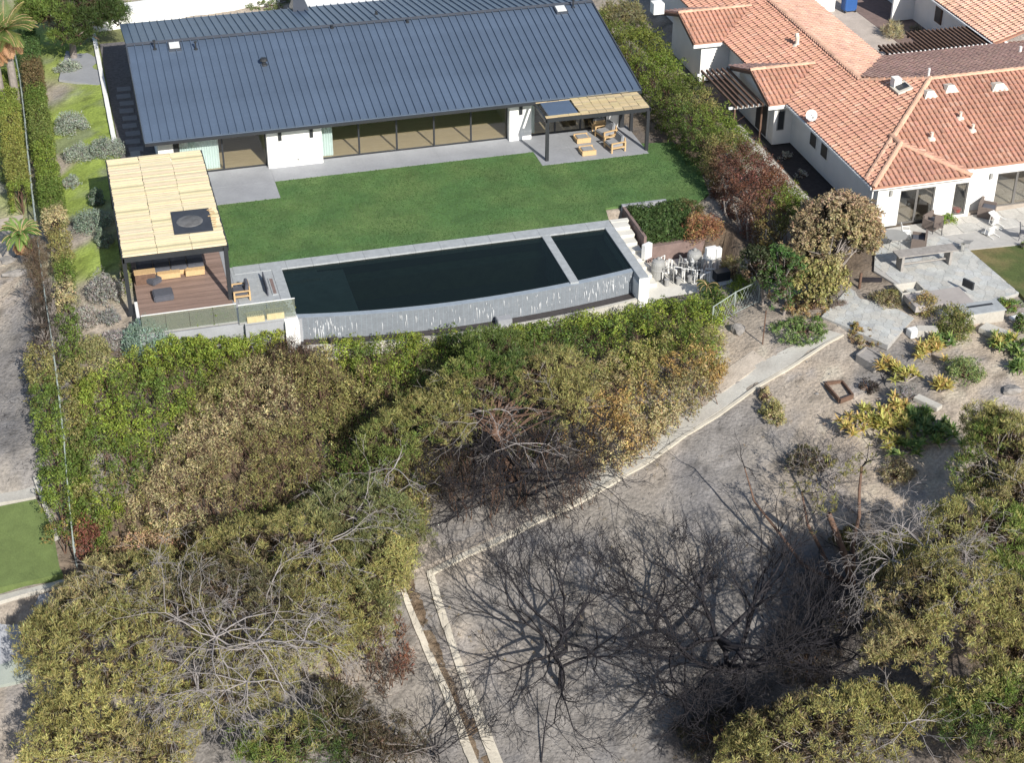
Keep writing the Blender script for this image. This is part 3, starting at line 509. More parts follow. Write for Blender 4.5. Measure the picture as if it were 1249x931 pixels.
# ================================================================== PERGOLAS
def reed_mats(parent, x0, x1, y0, y1, nx_, ny_, zf, base=(.74, .64, .44), hole=None, slope=None):
    wx, wy = (x1-x0)/nx_, (y1-y0)/ny_
    var = []
    for k in range(3):
        b = MB(); n = 11
        for i in range(n):
            c_ = np.array(base)*random.uniform(.82, 1.16)*np.array([1, random.uniform(.94, 1.02), random.uniform(.85, 1.05)])
            if random.random() < .14: c_ = c_*.72
            b.col = tuple(c_); y_ = i*wy/n; e = random.uniform(-.02, .02); b.box(.012+e, wx-.012+e, y_+.004, y_+wy/n-.003, random.uniform(-.012, 0), random.uniform(.018, .035))
        var.append(rawmesh('reed_mat', np.array(b.v), b.f, M_reed, np.array(b.c)))
    for i in range(nx_):
        for j in range(ny_):
            xa, ya = x0+i*wx, y0+j*wy
            if hole and xa+wx/2 > hole[0] and xa+wx/2 < hole[1] and ya+wy/2 > hole[2] and ya+wy/2 < hole[3]: continue
            o = link('reed_mat', random.choice(var), parent, local=(xa-ORG[parent.name][0], ya-ORG[parent.name][1], zf(ya)-ORG[parent.name][2]))
            if slope: o.rotation_euler = (slope, 0, 0)
pg = thing('pergola', 'large pergola roofed with pale bamboo mats over the brown deck', 'pergola', (3.5, 79.5, 0))
PX0, PX1, PY0, PY1, PZ = 1.0, 6.0, 73.85, 85.05, 2.98
reed_mats(pg, PX0, PX1, PY0, PY1, 3, 8, lambda y: PZ)
m = MB(); m.box(PX0-.03, PX1+.03, PY0-.08, PY0+.03, PZ-.28, PZ-.03).box(PX0-.03, PX1+.03, PY1-.05, PY1+.06, PZ-.28, PZ-.03).box(PX0-.06, PX0+.05, PY0-.08, PY1+.06, PZ-.281, PZ-.031).box(PX1-.05, PX1+.06, PY0-.08, PY1+.06, PZ-.281, PZ-.031).box(3.4, 3.52, PY0+.04, PY1-.06, PZ-.24, PZ-.032); m.build('frame', M_black, pg)
for j in range(9): Bx('crossbeam', M_black, pg, PX0+.06, 3.39, PY0+1.2+j*1.1, PY0+1.26+j*1.1, PZ-.2, PZ-.034); Bx('crossbeam', M_black, pg, 3.53, PX1-.06, PY0+1.2+j*1.1, PY0+1.26+j*1.1, PZ-.2, PZ-.034)
for (x, y) in ((1.04, 74.0), (5.9, 73.75), (1.04, 84.9), (5.9, 84.9), (1.04, 79.5)): Bx('post', M_black, pg, x-.1, x+.1, y-.1, y+.1, -.3, PZ-.05)
p = P(234, 271, PZ)
pl = MB(); pl.obox((p[0], p[1], PZ+.055), (1.9, 2.5, .03), -.02)
hatch = pl.build('roof_sheet', mat('black_membrane', (.045, .05, .06), .6, .2, 2), pg)
b = MB(); b.lathe((p[0]-.1, p[1], PZ+.07), [(.66, 0), (.6, .03), (.28, .08), (.16, .09), (.03, .10)], 16); b.build('hatch_dome', mat('faded_plastic', (.13, .13, .13), .7, .35, 3), hatch)
for k in range(9):
    q = MB(); q.obox((p[0]+.95+random.uniform(-.08, .16), p[1]-.9+k*.24, PZ+.085), (random.uniform(.12, .3), .07, .02), random.uniform(-.5, .5)); q.build('loose_reed', M_wood, hatch)
p2 = thing('pergola', 'small pergola with weathered bamboo mats over the lounge chairs', 'pergola', (28.5, 86.2, 0))
QX0, QX1, QY0, QY1 = 25.42, 31.62, 84.95, 87.72; sa = math.atan2(.0, 1)
reed_mats(p2, 27.5, QX1, QY0, QY1, 8, 2, lambda y: 2.64+.02*(y-QY0), base=(.50, .41, .25))
reed_mats(p2, QX0, 27.5, QY1-.62, QY1, 3, 1, lambda y: 2.66, base=(.50, .41, .25))
reed_mats(p2, QX0, 27.5, QY0, QY0+.28, 3, 1, lambda y: 2.64, base=(.50, .41, .25))
Bx('skylight_panel', M_roofm, p2, QX0+.25, 27.4, QY0+.3, QY1-.64, 2.6, 2.67)
m = MB(); m.box(QX0-.03, QX1+.03, QY0-.1, QY0-.002, 2.42, 2.63).box(QX0-.06, QX0+.04, QY0-.1, QY1, 2.419, 2.60).box(QX1-.04, QX1+.06, QY0-.1, QY1, 2.419, 2.631).box(QX0, QX1, QY1, QY1+.1, 2.42, 2.63); m.build('frame', M_black, p2)
for (x, y) in ((25.5, 84.95), (31.5, 84.85), (31.5, 87.65), (25.5, 85.85)): 
    if y > 85.5 and x < 26: continue
    Bx('post', M_black, p2, x-.09, x+.09, y-.09, y+.09, -.05, 2.5)
# deck with boards
dk = thing('deck', 'brown timber deck under the large bamboo pergola', 'deck', (3.6, 78, 0))
for i in range(93):
    y = 71.45+i*.145
    if y > 84.8: break
    MB().box(1.42, 5.95 if y < 83.6 else 5.9, y, y+.138, -.06, .005+random.uniform(-.002, .002)).build('deck_board', M_deck, dk)
for y, mm in ((71.4, M_white),): Bx('fascia', M_conc, dk, 1.36, 6.24, y-.06, y+.04, -1.5, -.062)
Bx('side_fascia', M_white, dk, 1.26, 1.41, 71.4, 74.6, -1.2, .05)
Bx('side_strip', M_conc, dk, 5.96, 6.24, 71.45, 84.15, -.2, .0)
def rail(x0, x1, y, lab, n):
    r = thing('glass_railing', lab, 'railing', (x0, y, 0)); 
    for i in range(n): Bx('glass_panel', M_rail, r, x0+(x1-x0)*i/n+.01, x0+(x1-x0)*(i+1)/n-.01, y, y+.015, .02, 1.02)
    Bx('handrail', M_plast, r, x0, x1, y-.02, y+.03, 1.02, 1.05); Bx('shoe', M_grey, r, x0, x1, y-.03, y+.045, -.02, .06)
rail(1.42, 5.95, 71.42, 'frameless glass railing along the front edge of the brown deck', 4)
rail(6.0, 8.75, 71.22, 'frameless glass railing in front of the two slatted stools by the pool', 2)
# ================================================================== OUTDOOR FURNITURE
def cushionbox(b, c, s, rz=0): b.obox(c, s, rz)
def daybed(u, v, wx, wy, lab):
    p = P(u, v, .35); t = thing('daybed', lab, 'daybed', (p[0], p[1], 0.005), 'low teak daybeds on the deck')
    b = MB(); b.box(p[0]-wx/2, p[0]+wx/2, p[1]-wy/2, p[1]-wy/2+.04, .05, .33).box(p[0]-wx/2, p[0]+wx/2, p[1]+wy/2-.04, p[1]+wy/2, .05, .33).box(p[0]-wx/2, p[0]-wx/2+.04, p[1]-wy/2+.04, p[1]+wy/2-.04, .05, .33).box(p[0]+wx/2-.04, p[0]+wx/2, p[1]-wy/2+.04, p[1]+wy/2-.04, .05, .33); b.build('frame', M_wood, t)
    n = 9
    for i in range(n): Bx('slat', M_wood, t, p[0]-wx/2+.04, p[0]+wx/2-.04, p[1]-wy/2+.045+i*(wy-.09)/n, p[1]-wy/2+.045+(i+.88)*(wy-.09)/n, .30, .345)
daybed(204, 326, 1.15, 1.35, 'wider slatted teak daybed, left one on the deck'); daybed(236, 322, .95, 1.35, 'narrower slatted teak daybed, right one on the deck')
def ottoman(u, v, s, rz, lab):
    p = P(u, v, .3); b = MB(); b.obox((p[0], p[1], .18), s, rz); tag(b.build('ottoman', M_fab, None, org=(p[0], p[1], 0), bevel=.05), lab, 'ottoman')
ottoman(187, 339, (.62, .62, .3), .7, 'square charcoal floor cushion turned at an angle on the deck'); ottoman(198.5, 357, (.98, .85, .34), .04, 'large charcoal pouf nearest the glass railing of the deck')
t = thing('outdoor_sofa', 'dark blue sofa in the shade at the back of the deck', 'sofa', (3.6, 77.3, 0)); Bx('base', M_wood, t, 1.6, 5.0, 76.9, 77.8, .02, .28)
for i in range(4): MB().box(1.65+i*.84, 2.46+i*.84, 76.85, 77.6, .28, .48).build('seat_cushion', M_fab, t, bevel=.04); MB().box(1.65+i*.84, 2.46+i*.84, 77.6, 77.85, .35, .85).build('back_cushion', M_fab, t, bevel=.04)
t = thing('side_cabinet', 'low wooden cabinet in the shade at the back left of the deck', 'cabinet', (1.9, 76.3, 0)); Bx('body', M_brownw, t, 1.5, 2.5, 76.3, 76.75, .01, .6); Bx('top', M_wood, t, 1.47, 2.53, 76.27, 76.78, .6, .63)
def armchair(lab, wood=M_wood, cush=M_fab, group=None):
    t = thing('armchair', lab, 'armchair', (0, 0, 0), group)
    for s in (-1, 1):
        b = MB(); b.box(s*.42-.04, s*.42+.04, -.42, .42, .5, .55).box(s*.42-.035, s*.42+.035, -.42, -.34, 0, .5).box(s*.42-.035, s*.42+.035, .34, .42, 0, .5).box(s*.42-.03, s*.42+.03, -.34, .34, .22, .28); b.build('arm', wood, t)
    Bx('seat_frame', wood, t, -.385, .385, -.4, .4, .2, .27); Bx('back_frame', wood, t, -.385, .385, .36, .41, .27, .72)
    MB().box(-.37, .37, -.42, .3, .27, .43).build('seat_cushion', cush, t, bevel=.04); MB().obox((0, .27, .62), (.72, .17, .45), 0, -.15).build('back_cushion', cush, t, bevel=.04)
    return t
ac = armchair('teak armchair with charcoal cushions just right of the deck pergola post'); p = P(293, 358, .2); place(ac, (p[0]+.05, p[1], 0.005), R(-90))
def lowtable(u, v, lab):
    p = P(u, v, .3); t = thing('coffee_table', lab, 'table', (p[0], p[1], .01), 'low teak tables on the patio'); x, y = p[:2]
    MB().box(x-.42, x+.42, y-.4, y+.4, .03, .24).build('base', M_wood, t); MB().box(x-.33, x+.33, y-.32, y+.32, .24, .30).build('cushion', M_fabg, t, bevel=.02)
    for s in (-1, 1): Bx('rail', M_wood, t, x-.42, x+.42, y+s*.36-.04, y+s*.36+.04, .24, .33)
lowtable(710, 166, 'low teak footstool with grey top, farther from the lawn'); lowtable(716.5, 181, 'low teak footstool with grey top, nearer the lawn')
c1 = armchair('teak lounge chair with grey cushions nearest the lawn under the small pergola', M_wood, M_fabg, 'teak lounge chairs under the small pergola'); c2 = copy_tree(c1); c2['label'] = 'middle teak lounge chair with grey cushions under the small pergola'
p = P(750, 178, .2); place(c1, (p[0], p[1], .012), R(-82), 1.12); p = P(739, 164, .2); place(c2, (p[0], p[1], .012), R(-75), 1.12)
c3 = copy_tree(c1); c3['label'] = 'teak lounge chair tight against the glass doors behind the others'; p = P(733, 154, .2); place(c3, (p[0]-.2, p[1]+.15, .012), R(180), .95)
# fire trough and slatted stools
t = thing('fire_trough', 'narrow grey fire trough in the terrace left of the pool', 'fire pit', (7.9, 73.8, 0)); p = P(333, 350, 0); MB().box(p[0]-.14, p[0]+.14, p[1]-.85, p[1]+.85, 0, .05).build('rim', M_stone, t); MB().box(p[0]-.08, p[0]+.08, p[1]-.78, p[1]+.78, .05, .056).build('burner', M_brick, t)
p = P(325, 350, 0); tag(MB().box(p[0]-.08, p[0]-.02, p[1]-.95, p[1]+.85, 0, .42).build('wind_screen', M_fab, None, org=(p[0], p[1], 0)), 'narrow dark navy screen beside the fire trough', 'screen')
def stool(u, v, lab):
    p = P(u, v, .3); x, y = p[0], p[1]; t = thing('slatted_stool', lab, 'stool', (x, y, 0), 'slatted stools by the pool railing'); mm = mat('straw_wood', (.50, .42, .24), .7, .15, 5)
    MB().box(x-.42, x+.42, y-.28, y-.22, .03, .34).box(x-.42, x+.42, y+.22, y+.28, .03, .34).build('frame', mm, t)
    for i in range(8): Bx('slat', mm, t, x-.4+i*.104, x-.34+i*.104, y-.22, y+.22, .28, .33)
stool(311, 384, 'straw coloured slatted stool, left of the pair behind the glass'); stool(335, 380, 'straw coloured slatted stool, right of the pair behind the glass')
t = thing('planter_pot', 'dark pot with a grey cap at the front left post of the deck', 'pot', (1.0, 72.6, -.5)); MB().lathe((1.0, 72.6, -1.0), [(.18, 0), (.26, .5), (.28, .62)], 12).build('body', M_black, t); MB().lathe((1.0, 72.6, -.38), [(.2, 0), (.2, .06), (.1, .1)], 12).build('cap', M_fabg, t)
# pool equipment
def tank(u, v, r, h, lab):
    p = P(u, v, -1.38); t = thing('pool_filter', lab, 'filter tank', (p[0], p[1], -1.38), 'grey filter tanks of the pool equipment')
    MB().lathe(p, [(r*.8, 0), (r, .08), (r, h*.45), (r*1.06, h*.47), (r*1.06, h*.55), (r, h*.57), (r, h*.8), (r*.85, h*.93), (r*.5, h)], 18).build('body', M_grey, t, smooth=False)
    MB().lathe(p+np.array([0, 0, h]), [(r*.25, 0), (r*.25, .1), (r*.1, .14)], 10).build('valve_cap', M_grey, t)
tank(802, 340, .36, 1.15, 'grey filter tank nearest the pale steps'); tank(846, 329, .40, 1.15, 'grey filter tank at the back beside the white boxes')
def wbox(u, v, w_, h, z, lab, rz=.1):
    p = P(u, v, z-h/2); t = thing('electrical_box', lab, 'electrical box', (p[0], p[1], -1.38)); MB().obox((p[0], p[1], z-h/2), (w_, .28, h), rz).build('cabinet', M_plast, t, bevel=.02); MB().tube([(p[0], p[1], -1.4), (p[0], p[1], z-h)], .035, 6).build('post', M_grey, t)
wbox(789, 306, .55, .85, .15, 'white box on a post at the foot of the pale steps', .5); wbox(867, 309, .6, .75, .1, 'large white electrical box at the right end of the pool filters'); wbox(876, 308, .3, .6, .05, 'narrow white meter box behind the large white electrical box')
ps = thing('pipework', 'maze of white and grey plumbing pipes between the pool filters', 'pipes', tuple(P(830, 335, -1.38)))
for i in range(44):
    p = P(random.uniform(804, 868), random.uniform(329, 345), -1.36); h = random.uniform(.3, .95); q = p+np.array([random.uniform(-.5, .5), random.uniform(-.4, .4), 0]); r = random.uniform(.025, .04)
    MB().tube([p, p+(0, 0, h), (q[0], q[1], -1.36+h), q], r, 6).build('pipe', M_plast if i % 3 else M_grey, ps)
for i in range(4):
    p = P(810+i*14, 344-2*i, -1.36); t = thing('pool_pump', ['black pool pump nearest the steps', 'second black pool pump from the steps', 'third black pool pump from the steps', 'black pool pump nearest the white boxes'][i], 'pump', tuple(p), 'pool pumps')
    MB().tube([p+(0, -.3, .17), p+(0, .3, .17)], .13, 10).build('motor', M_black, t); MB().lathe(p+(0, -.38, 0), [(.12, 0), (.12, .3), (.14, .3), (.14, .36)], 10).build('strainer', M_grey, t)
tag(MB().obox(tuple(P(880, 335, -1.1)), (.8, .5, .5), .1).build('pump_housing', M_black, None, org=tuple(P(880, 335, -1.35))), 'black lidded box beyond the white electrical boxes', 'box')
#@@WHITE
# ================================================================== WHITE HOUSE WITH CLAY TILE ROOFS
wh = thing('villa', 'white house with orange clay tile roofs on the right, beside the flagstone patio', 'house', (44, 84, 0))
def tiles(name, polys, down, parent, pitch=.295, course=.40, base=(.60, .33, .235), dull=0., lift=.032, bh=.66):
    """rows of barrel tiles over a planar roof face; polys = corner points in space, down = downhill direction in plan"""
    pts = [np.array(p, float) for p in polys]; n = np.cross(pts[1]-pts[0], pts[2]-pts[1]); n = n/np.linalg.norm(n)
    if n[2] < 0: n = -n
    s = np.array([down[0], down[1], 0.]); s = s-n*(s@n); s /= np.linalg.norm(s); t = np.cross(n, s); o = pts[0]
    q = [((p-o)@t, (p-o)@s) for p in pts]; ts = [a for a, b in q]; ss = [b for a, b in q]
    A, B = np.meshgrid(np.arange(min(ts)+pitch/2, max(ts), pitch), np.arange(max(ss)-course/2, min(ss), -course)); A = A.ravel(); B = B.ravel()
    k = inpoly(A, B, q) | inpoly(A, B+course*.45, q)&inpoly(A, B-course*.2, q); A = A[k]; B = B[k]; N = len(A)
    if N == 0: return
    A = A+rg.normal(0, .008, N); r = pitch*.36; prof = [(-r, -.01), (-r*.72, r*bh*.7), (0, r*bh), (r*.72, r*bh*.7), (r, -.01)]
    V = np.zeros((N, 10, 3)); jz = rg.normal(0, .006, N)
    for i, (a, h) in enumerate(prof):
        for j, (sb, up, sc) in enumerate(((-course*.55, -.012, .82), (course*.52, lift, 1.05))):
            V[:, j*5+i] = o+(A+a*sc)[:, None]*t+(B+sb)[:, None]*s+(h*sc+up+.03+jz)[:, None]*n
    Fq = np.array([(i, i+1, 6+i, 5+i) for i in range(4)]+[(5, 6, 7, 8)]); Fx = (Fq[None]+(np.arange(N)*10)[:, None, None]).reshape(-1, 4)
    # cap is 5-gon approximated by two quads
    cap = np.array([(5, 6, 8, 9)]); Fx = np.concatenate([Fx, (cap[None]+(np.arange(N)*10)[:, None, None]).reshape(-1, 4)])
    col = np.array(base)*(1+.055*rg.normal(size=(N, 1)))*(1+.018*rg.normal(size=(N, 3))); pale = rg.random(N) < .04; col[pale] = col[pale]*.6+np.array([.64, .44, .34])*.4; dk_ = rg.random(N) < .04; col[dk_] *= .82
    nz = fbm(o[0]+A, o[1]+B, .9, 5); col *= (1+.09*nz)[:, None]
    ob = link(name, rawmesh(name, V.reshape(-1, 3)-ORG[parent.name], Fx.astype(np.int32), M_tile, np.repeat(np.clip(col, .02, .8), 10, 0)), parent); ob['kind'] = 'stuff'
    return ob
def ridge_tiles(a, b, parent, col=(.60, .37, .26), step=.42, r=.15):
    a = Vector(a); b = Vector(b); n = max(1, int((b-a).length/step)); d = (b-a)/n; me = None
    for i in range(n):
        kk_ = random.uniform(.85, 1.12); c_ = tuple(q*kk_ for q in col); m = MB(); m.col = c_; p = a+d*i; q = a+d*(i+1.12); up = Vector((0, 0, 1)); sd_ = d.cross(up).normalized(); vs = []
        for (e, rr, hh) in ((p, r*.9, .02), (q, r*1.08, .055)): vs += [e+sd_*(rr*math.cos(th))+up*(rr*math.sin(th)*.8+hh) for th in (0, .8, 1.57, 2.34, 3.14)]
        m.add(vs, [(i_, i_+1, 6+i_, 5+i_) for i_ in range(4)]+[(9, 8, 7, 6, 5)]); m.build('ridge_tile', M_tile, parent, tint=True)
sN = 104.0
A_ = (39.4, 72.8, 2.7); R2W = (46.3, 79.7, 4.9); R2E = (66, 79.7, 4.9); R1S = (43.5, 82.5, 4.0); R1N = (43.5, 108, 4.0); WN = (39.4, 108, 2.7); V_ = (47.9, 88.5, 2.62); E1N = (47.9, 108, 2.62); N2E = (66, 88.6, 2.62); F_ = (66, 72.8, 2.7)
def roofface(pts, down, col=(.54, .29, .205), lift=.032):
    m = MB(); m.slab(pts, .10); f = m.build('roof_slope', M_pan, wh); tiles('clay_tiles', pts, down, f, base=col, lift=lift, bh=.52 if lift > .02 else .45); return f
fw = roofface([A_, R2W, R1S, R1N, WN], (-1, 0)); fn = roofface([R2W, R2E, N2E, V_, R1S], (0, 1), (.46, .29, .235), .014); fe = roofface([R1S, V_, E1N, R1N], (1, 0), (.56, .34, .255)); ff = roofface([A_, F_, R2E, R2W], (0, -1), (.50, .27, .195))  # tile colour set per slope to follow how sunlight falls on it
sh = MB(); K_ = (42.2, 74.7, 3.61); sa_ = (39.38, 71.88, 2.72); sj = (45.05, 71.88, 2.72); f3 = roofface([sa_, sj, K_], (0, -1), (.50, .27, .195)); f4 = roofface([sj, (45.05, 72.85, 2.73), (42.2, 75.7, 3.62), K_], (1, 0), (.50, .27, .195)); roofface([sa_, K_, (42.2, 75.7, 3.62), A_], (-1, 0))
for a, b in ((R2W, R2E), (A_, R2W), (R1S, R2W), (R1S, (43.5, 106, 4.0)), (sa_, K_), (K_, sj), ((42.2, 74.7, 3.62), (42.2, 75.7, 3.64))): ridge_tiles(a, b, fw)
def gable(ys, yr, yn, xw, xe_, zr_, ze=2.7, nm='gable_wall', xwall=None, parent=wh):
    """gable facing west: ridge at yr height zr_, eaves at ys and yn; xe_ = where the ridge meets the main slope"""
    k = (zr_-2.7)/(4.1-.0); xs_ = 39.4+(ze-2.7)/.317
    f1 = roofface([(xw, ys, ze), (39.4+.02, ys, ze), (xe_, yr, zr_), (xw, yr, zr_)], (0, -1), (.54, .29, .205)); f2 = roofface([(xw, yr, zr_), (xe_, yr, zr_), (39.42, yn, ze), (xw, yn, ze)], (0, 1), (.46, .29, .235), .014)  # north face gets the tile colour of the sun-averted slope
    ridge_tiles((xw-.05, yr, zr_), (xe_, yr, zr_), f1)
    Bx('fascia', M_white, f1, xw-.02, 39.4, ys-.02, ys+.05, ze-.30, ze-.08)
    m = MB(); x = xwall; m.add([(x, ys+.35, 0), (x, yn-.35, 0), (x, yn-.35, ze-.05), (x, yr, zr_-.14), (x, ys+.35, ze-.05), (x+.2, ys+.35, 0), (x+.2, yn-.35, 0), (x+.2, yn-.35, ze-.05), (x+.2, yr, zr_-.14), (x+.2, ys+.35, ze-.05)], [(0,1,2,3,4)[::-1], (5,6,7,8,9), (0,5,9,4), (1,2,7,6)]); m.build('gable_wall', M_stucco, wh)
    Bx('bay_wall', M_stucco, wh, x+.2, 40.0, ys+.35, ys+.55, 0, ze-.05); Bx('bay_wall', M_stucco, wh, x+.2, 40.0, yn-.55, yn-.35, 0, ze-.05)
    b = MB(); b.box(xw+.02, xw+.06, ys, ys+.03, ze-.3, ze); 
    for ya, yb, za, zb in ((ys, yr, ze, zr_), (yn, yr, ze, zr_)): b.add([(xw, ya, za-.11), (xw, yb, zb-.11), (xw, yb, zb-.26), (xw, ya, za-.26), (xw+.05, ya, za-.11), (xw+.05, yb, zb-.11), (xw+.05, yb, zb-.26), (xw+.05, ya, za-.26)], [(0,1,2,3), (4,7,6,5), (0,4,5,1), (3,2,6,7)])
    b.build('verge_board', M_brownw, f1)
gable(83.3, 86.3, 89.4, 38.3, 42.3, 3.66, xwall=38.85); gable(93.3, 96.25, 99.2, 37.45, 42.3, 3.66, xwall=38.1)
# walls
Bx('wall', M_stucco, wh, 40.0, 40.2, 72.4, 83.65, 0, 2.85); Bx('wall', M_stucco, wh, 40.0, 40.2, 89.05, 93.65, 0, 2.85); Bx('wall', M_stucco, wh, 40.0, 40.2, 98.85, 107, 0, 2.85)
def fwall(x0, x1, z0, z1, y=72.45): Bx('wall', M_stucco, wh, x0, x1, y, y+.2, z0, z1)
def opening(x0, x1, z0, z1, y, n, lab=None, depth=.2):
    w_ = (x1-x0)/n
    for i in range(n):
        a = x0+i*w_; b = a+w_; f = MB(); f.box(a, a+.07, y+.06, y+.12, z0, z1).box(b-.07, b, y+.06, y+.12, z0, z1).box(a+.07, b-.07, y+.06, y+.12, z0, z0+.09).box(a+.07, b-.07, y+.06, y+.12, z1-.09, z1)
        fo = f.build('window', mat('bronze_frame', (.13, .125, .12), .5, .1), wh); Bx('pane', M_glass, fo, a+.07, b-.07, y+.085, y+.095, z0+.09, z1-.09)
ZT = 2.05
fwall(40.2, 41.35, 0, 2.72); fwall(41.35, 43.4, ZT, 2.72); fwall(43.4, 44.55, 0, 2.72); fwall(44.55, 45.35, ZT-.0, 2.72); fwall(44.55, 45.35, 0, .12); fwall(45.35, 45.6, 0, 2.72)
opening(41.35, 43.4, .0, ZT, 72.45, 2); opening(44.55, 45.35, .12, ZT, 72.45, 1)
fwall(45.6, 47.35, 0, 2.72, 72.95); fwall(47.35, 52.3, ZT+.02, 2.72, 72.95); fwall(52.3, 66, 0, 2.72, 72.95); opening(47.35, 52.3, 0, ZT+.02, 72.95, 4)
Bx('eave_soffit', M_white, wh, 39.45, 45.05, 71.95, 72.44, 2.52, 2.6); Bx('gutter', M_white, wh, 39.3, 39.4, 72.0, 83.2, 2.56, 2.68)
MB().tube([(39.62, 72.3, 2.55), (39.62, 72.3, 0)], .04, 6).build('downpipe', M_white, wh)
for x, y in ((40.75, 72.45), (46.9, 72.95)): Bx('wall_lamp', M_grey, wh, x-.07, x+.07, y-.13, y, 1.85, 2.15)
Bx('rear_wall', M_stucco, wh, 40.2, 40.4, 73, 80, 0, 2.6); Bx('rear_wall', M_stucco, wh, 48.0, 66, 87.6, 87.8, 0, 2.6); Bx('rear_wall', M_stucco, wh, 47.0, 47.2, 88, 107, 0, 2.6)
Bx('floor', mat('tile_floor', (.42, .36, .30), .5, .1, 2), wh, 40.2, 60, 72.66, 79.5, -.1, .02); Bx('interior_wall', M_iwall, wh, 40.4, 60, 78.0, 78.1, 0, 2.6); Bx('ceiling', M_dark, wh, 40.4, 60, 73.16, 78, 2.62, 2.64)
# shaded side windows
for (y0, y1, z0, z1) in ((78.6, 79.5, 1.1, 2.0), (80.1, 81.0, 1.1, 2.0)):
    fr = MB().box(39.95, 40.0, y0, y1, z0, z1).build('window', M_plast, wh); Bx('pane', M_black, fr, 39.935, 39.95, y0+.06, y1-.06, z0+.06, z1-.06)
fr = MB().box(39.05, 39.5, 83.60, 83.65, .9, 2.15).build('window', M_grey, wh); Bx('pane', M_black, fr, 39.1, 39.45, 83.585, 83.60, .95, 2.1)
m = MB(); m.box(38.80, 38.85, 84.4, 86.2, .05, 2.1).build('window', M_plast, wh)
for i in range(2): Bx('pane', M_black, bpy.data.objects['window'], 38.785, 38.80, 84.5+i*.86, 85.24+i*.86, .15, 2.0)
# roof fittings
nW = (-(4.0-2.7), 0, 4.1); 
def onW(u, v): return PP(u, v, A_, (-.317, 0, 1))
def onF(u, v): return PP(u, v, A_, (0, -.3188, 1))
for (u, v, s) in ((1133, 116, 1.), (1158, 109, 1.), (1217, 107, 1.25)):
    p = onF(u, v); m = MB(); a = .42*s
    m.add([(p[0]-a, p[1]-.35, p[2]-.05), (p[0]+a, p[1]-.35, p[2]-.05), (p[0]+a*.55, p[1]+.35, p[2]+.22), (p[0]-a*.55, p[1]+.35, p[2]+.22), (p[0]-a*.45, p[1]-.15, p[2]+.32), (p[0]+a*.45, p[1]-.15, p[2]+.32)], [(0,1,5,4), (4,5,2,3), (0,4,3), (1,2,5)]); m.build('roof_vent', mat('cream_metal', (.68, .62, .52), .6, .06), ff)
for (u, v) in ((1171, 145), (1186, 160), (1136, 170)):
    p = onF(u, v); MB().lathe(p, [(.24, -.02), (.2, .1), (.08, .14), (.08, .4), (.1, .42)], 10).build('vent_pipe', mat('cream_metal'), ff)
p = onW(972, 55); b = MB(); b.lathe(p, [(.3, -.05), (.12, .12), (.12, .5)], 10); b.tube([p+(0, 0, .45), p+(.05, .25, .62)], .13, 8); b.build('flue', mat('cream_metal'), fw)
p = onW(1095, 108); b = MB(); b.obox((p[0]+.1, p[1]-.25, p[2]+.1), (.9, 1.1, .25), 0, -.3, 'y'); b.build('roof_curb', mat('cream_metal'), fw); MB().obox((p[0]-.05, p[1]+.2, p[2]+.35), (.45, .5, .5)).build('chimney', M_stucco, fw); MB().obox((p[0]+.1, p[1]-.3, p[2]+.26), (.6, .55, .06), 0, -.3, 'y').build('skylight_pane', M_black, fw)
p = P(1133, 88, 5.0); MB().lathe(p-(0, 0, .3), [(.07, 0), (.07, .55)], 8).build('vent_pipe', M_plast, fn); p = PP(1244, 64, R2W, (0, .259, 1)); MB().lathe(p-(0, 0, .1), [(.09, 0), (.09, .5)], 8).build('vent_pipe', M_plast, fn)
p = P(802, 3, 4.3); MB().obox((p[0], p[1], 4.0), (.7, .7, .7)).build('chimney', M_stucco, fw)
t = thing('satellite_dish', 'white satellite dish on the edge of the tiled roof', 'satellite dish', tuple(onW(994, 148))); p = onW(994, 148); q = p+np.array([-.3, -.1, .45]); b = MB(); cen = Vector(q); ax = Vector((-.25, -.9, .45)).normalized(); a1 = ax.orthogonal().normalized(); a2 = ax.cross(a1); vs = [cen-ax*.06]+[cen+(a1*math.cos(k*.4488)+a2*math.sin(k*.4488))*.17-ax*.035 for k in range(14)]+[cen+(a1*math.cos(k*.4488)+a2*math.sin(k*.4488))*.33+ax*.03 for k in range(14)]
b.add(vs, [(0, 1+k, 1+(k+1) % 14) for k in range(14)]+[(1+k, 15+k, 15+(k+1) % 14, 1+(k+1) % 14) for k in range(14)]); b.build('reflector', M_plast, t)
MB().tube([p-(0, 0, .1), p+(0, 0, .3), q], .03, 6).build('mast', M_grey, t); MB().tube([q-(0, 0, .4), q+np.array([-.15, -.5, .1])], .015, 4).tube([q+np.array([-.15, -.5, .1]), q+np.array([-.15, -.62, .14])], .05, 6).build('feed_arm', M_grey, t)
# pergola west of the villa
t = thing('garden_pergola', 'dark beam pergola with white crossbars in the shaded side yard of the tiled house', 'pergola', (37.4, 86.5, 0))
for i in range(6): Bx('rafter', M_brownw, t, 36.5+i*.33, 36.6+i*.33, 83.9, 89.6, 2.42, 2.56)
for y in (84.2, 89.3): Bx('crossbar', M_plast, t, 36.2, 38.45, y, y+.09, 2.27, 2.41)
for x, y in ((36.6, 84.25), (36.6, 89.35), (38.3, 84.25)): Bx('post', M_brownw, t, x-.05, x+.05, y-.05, y+.05, -.1, 2.27)
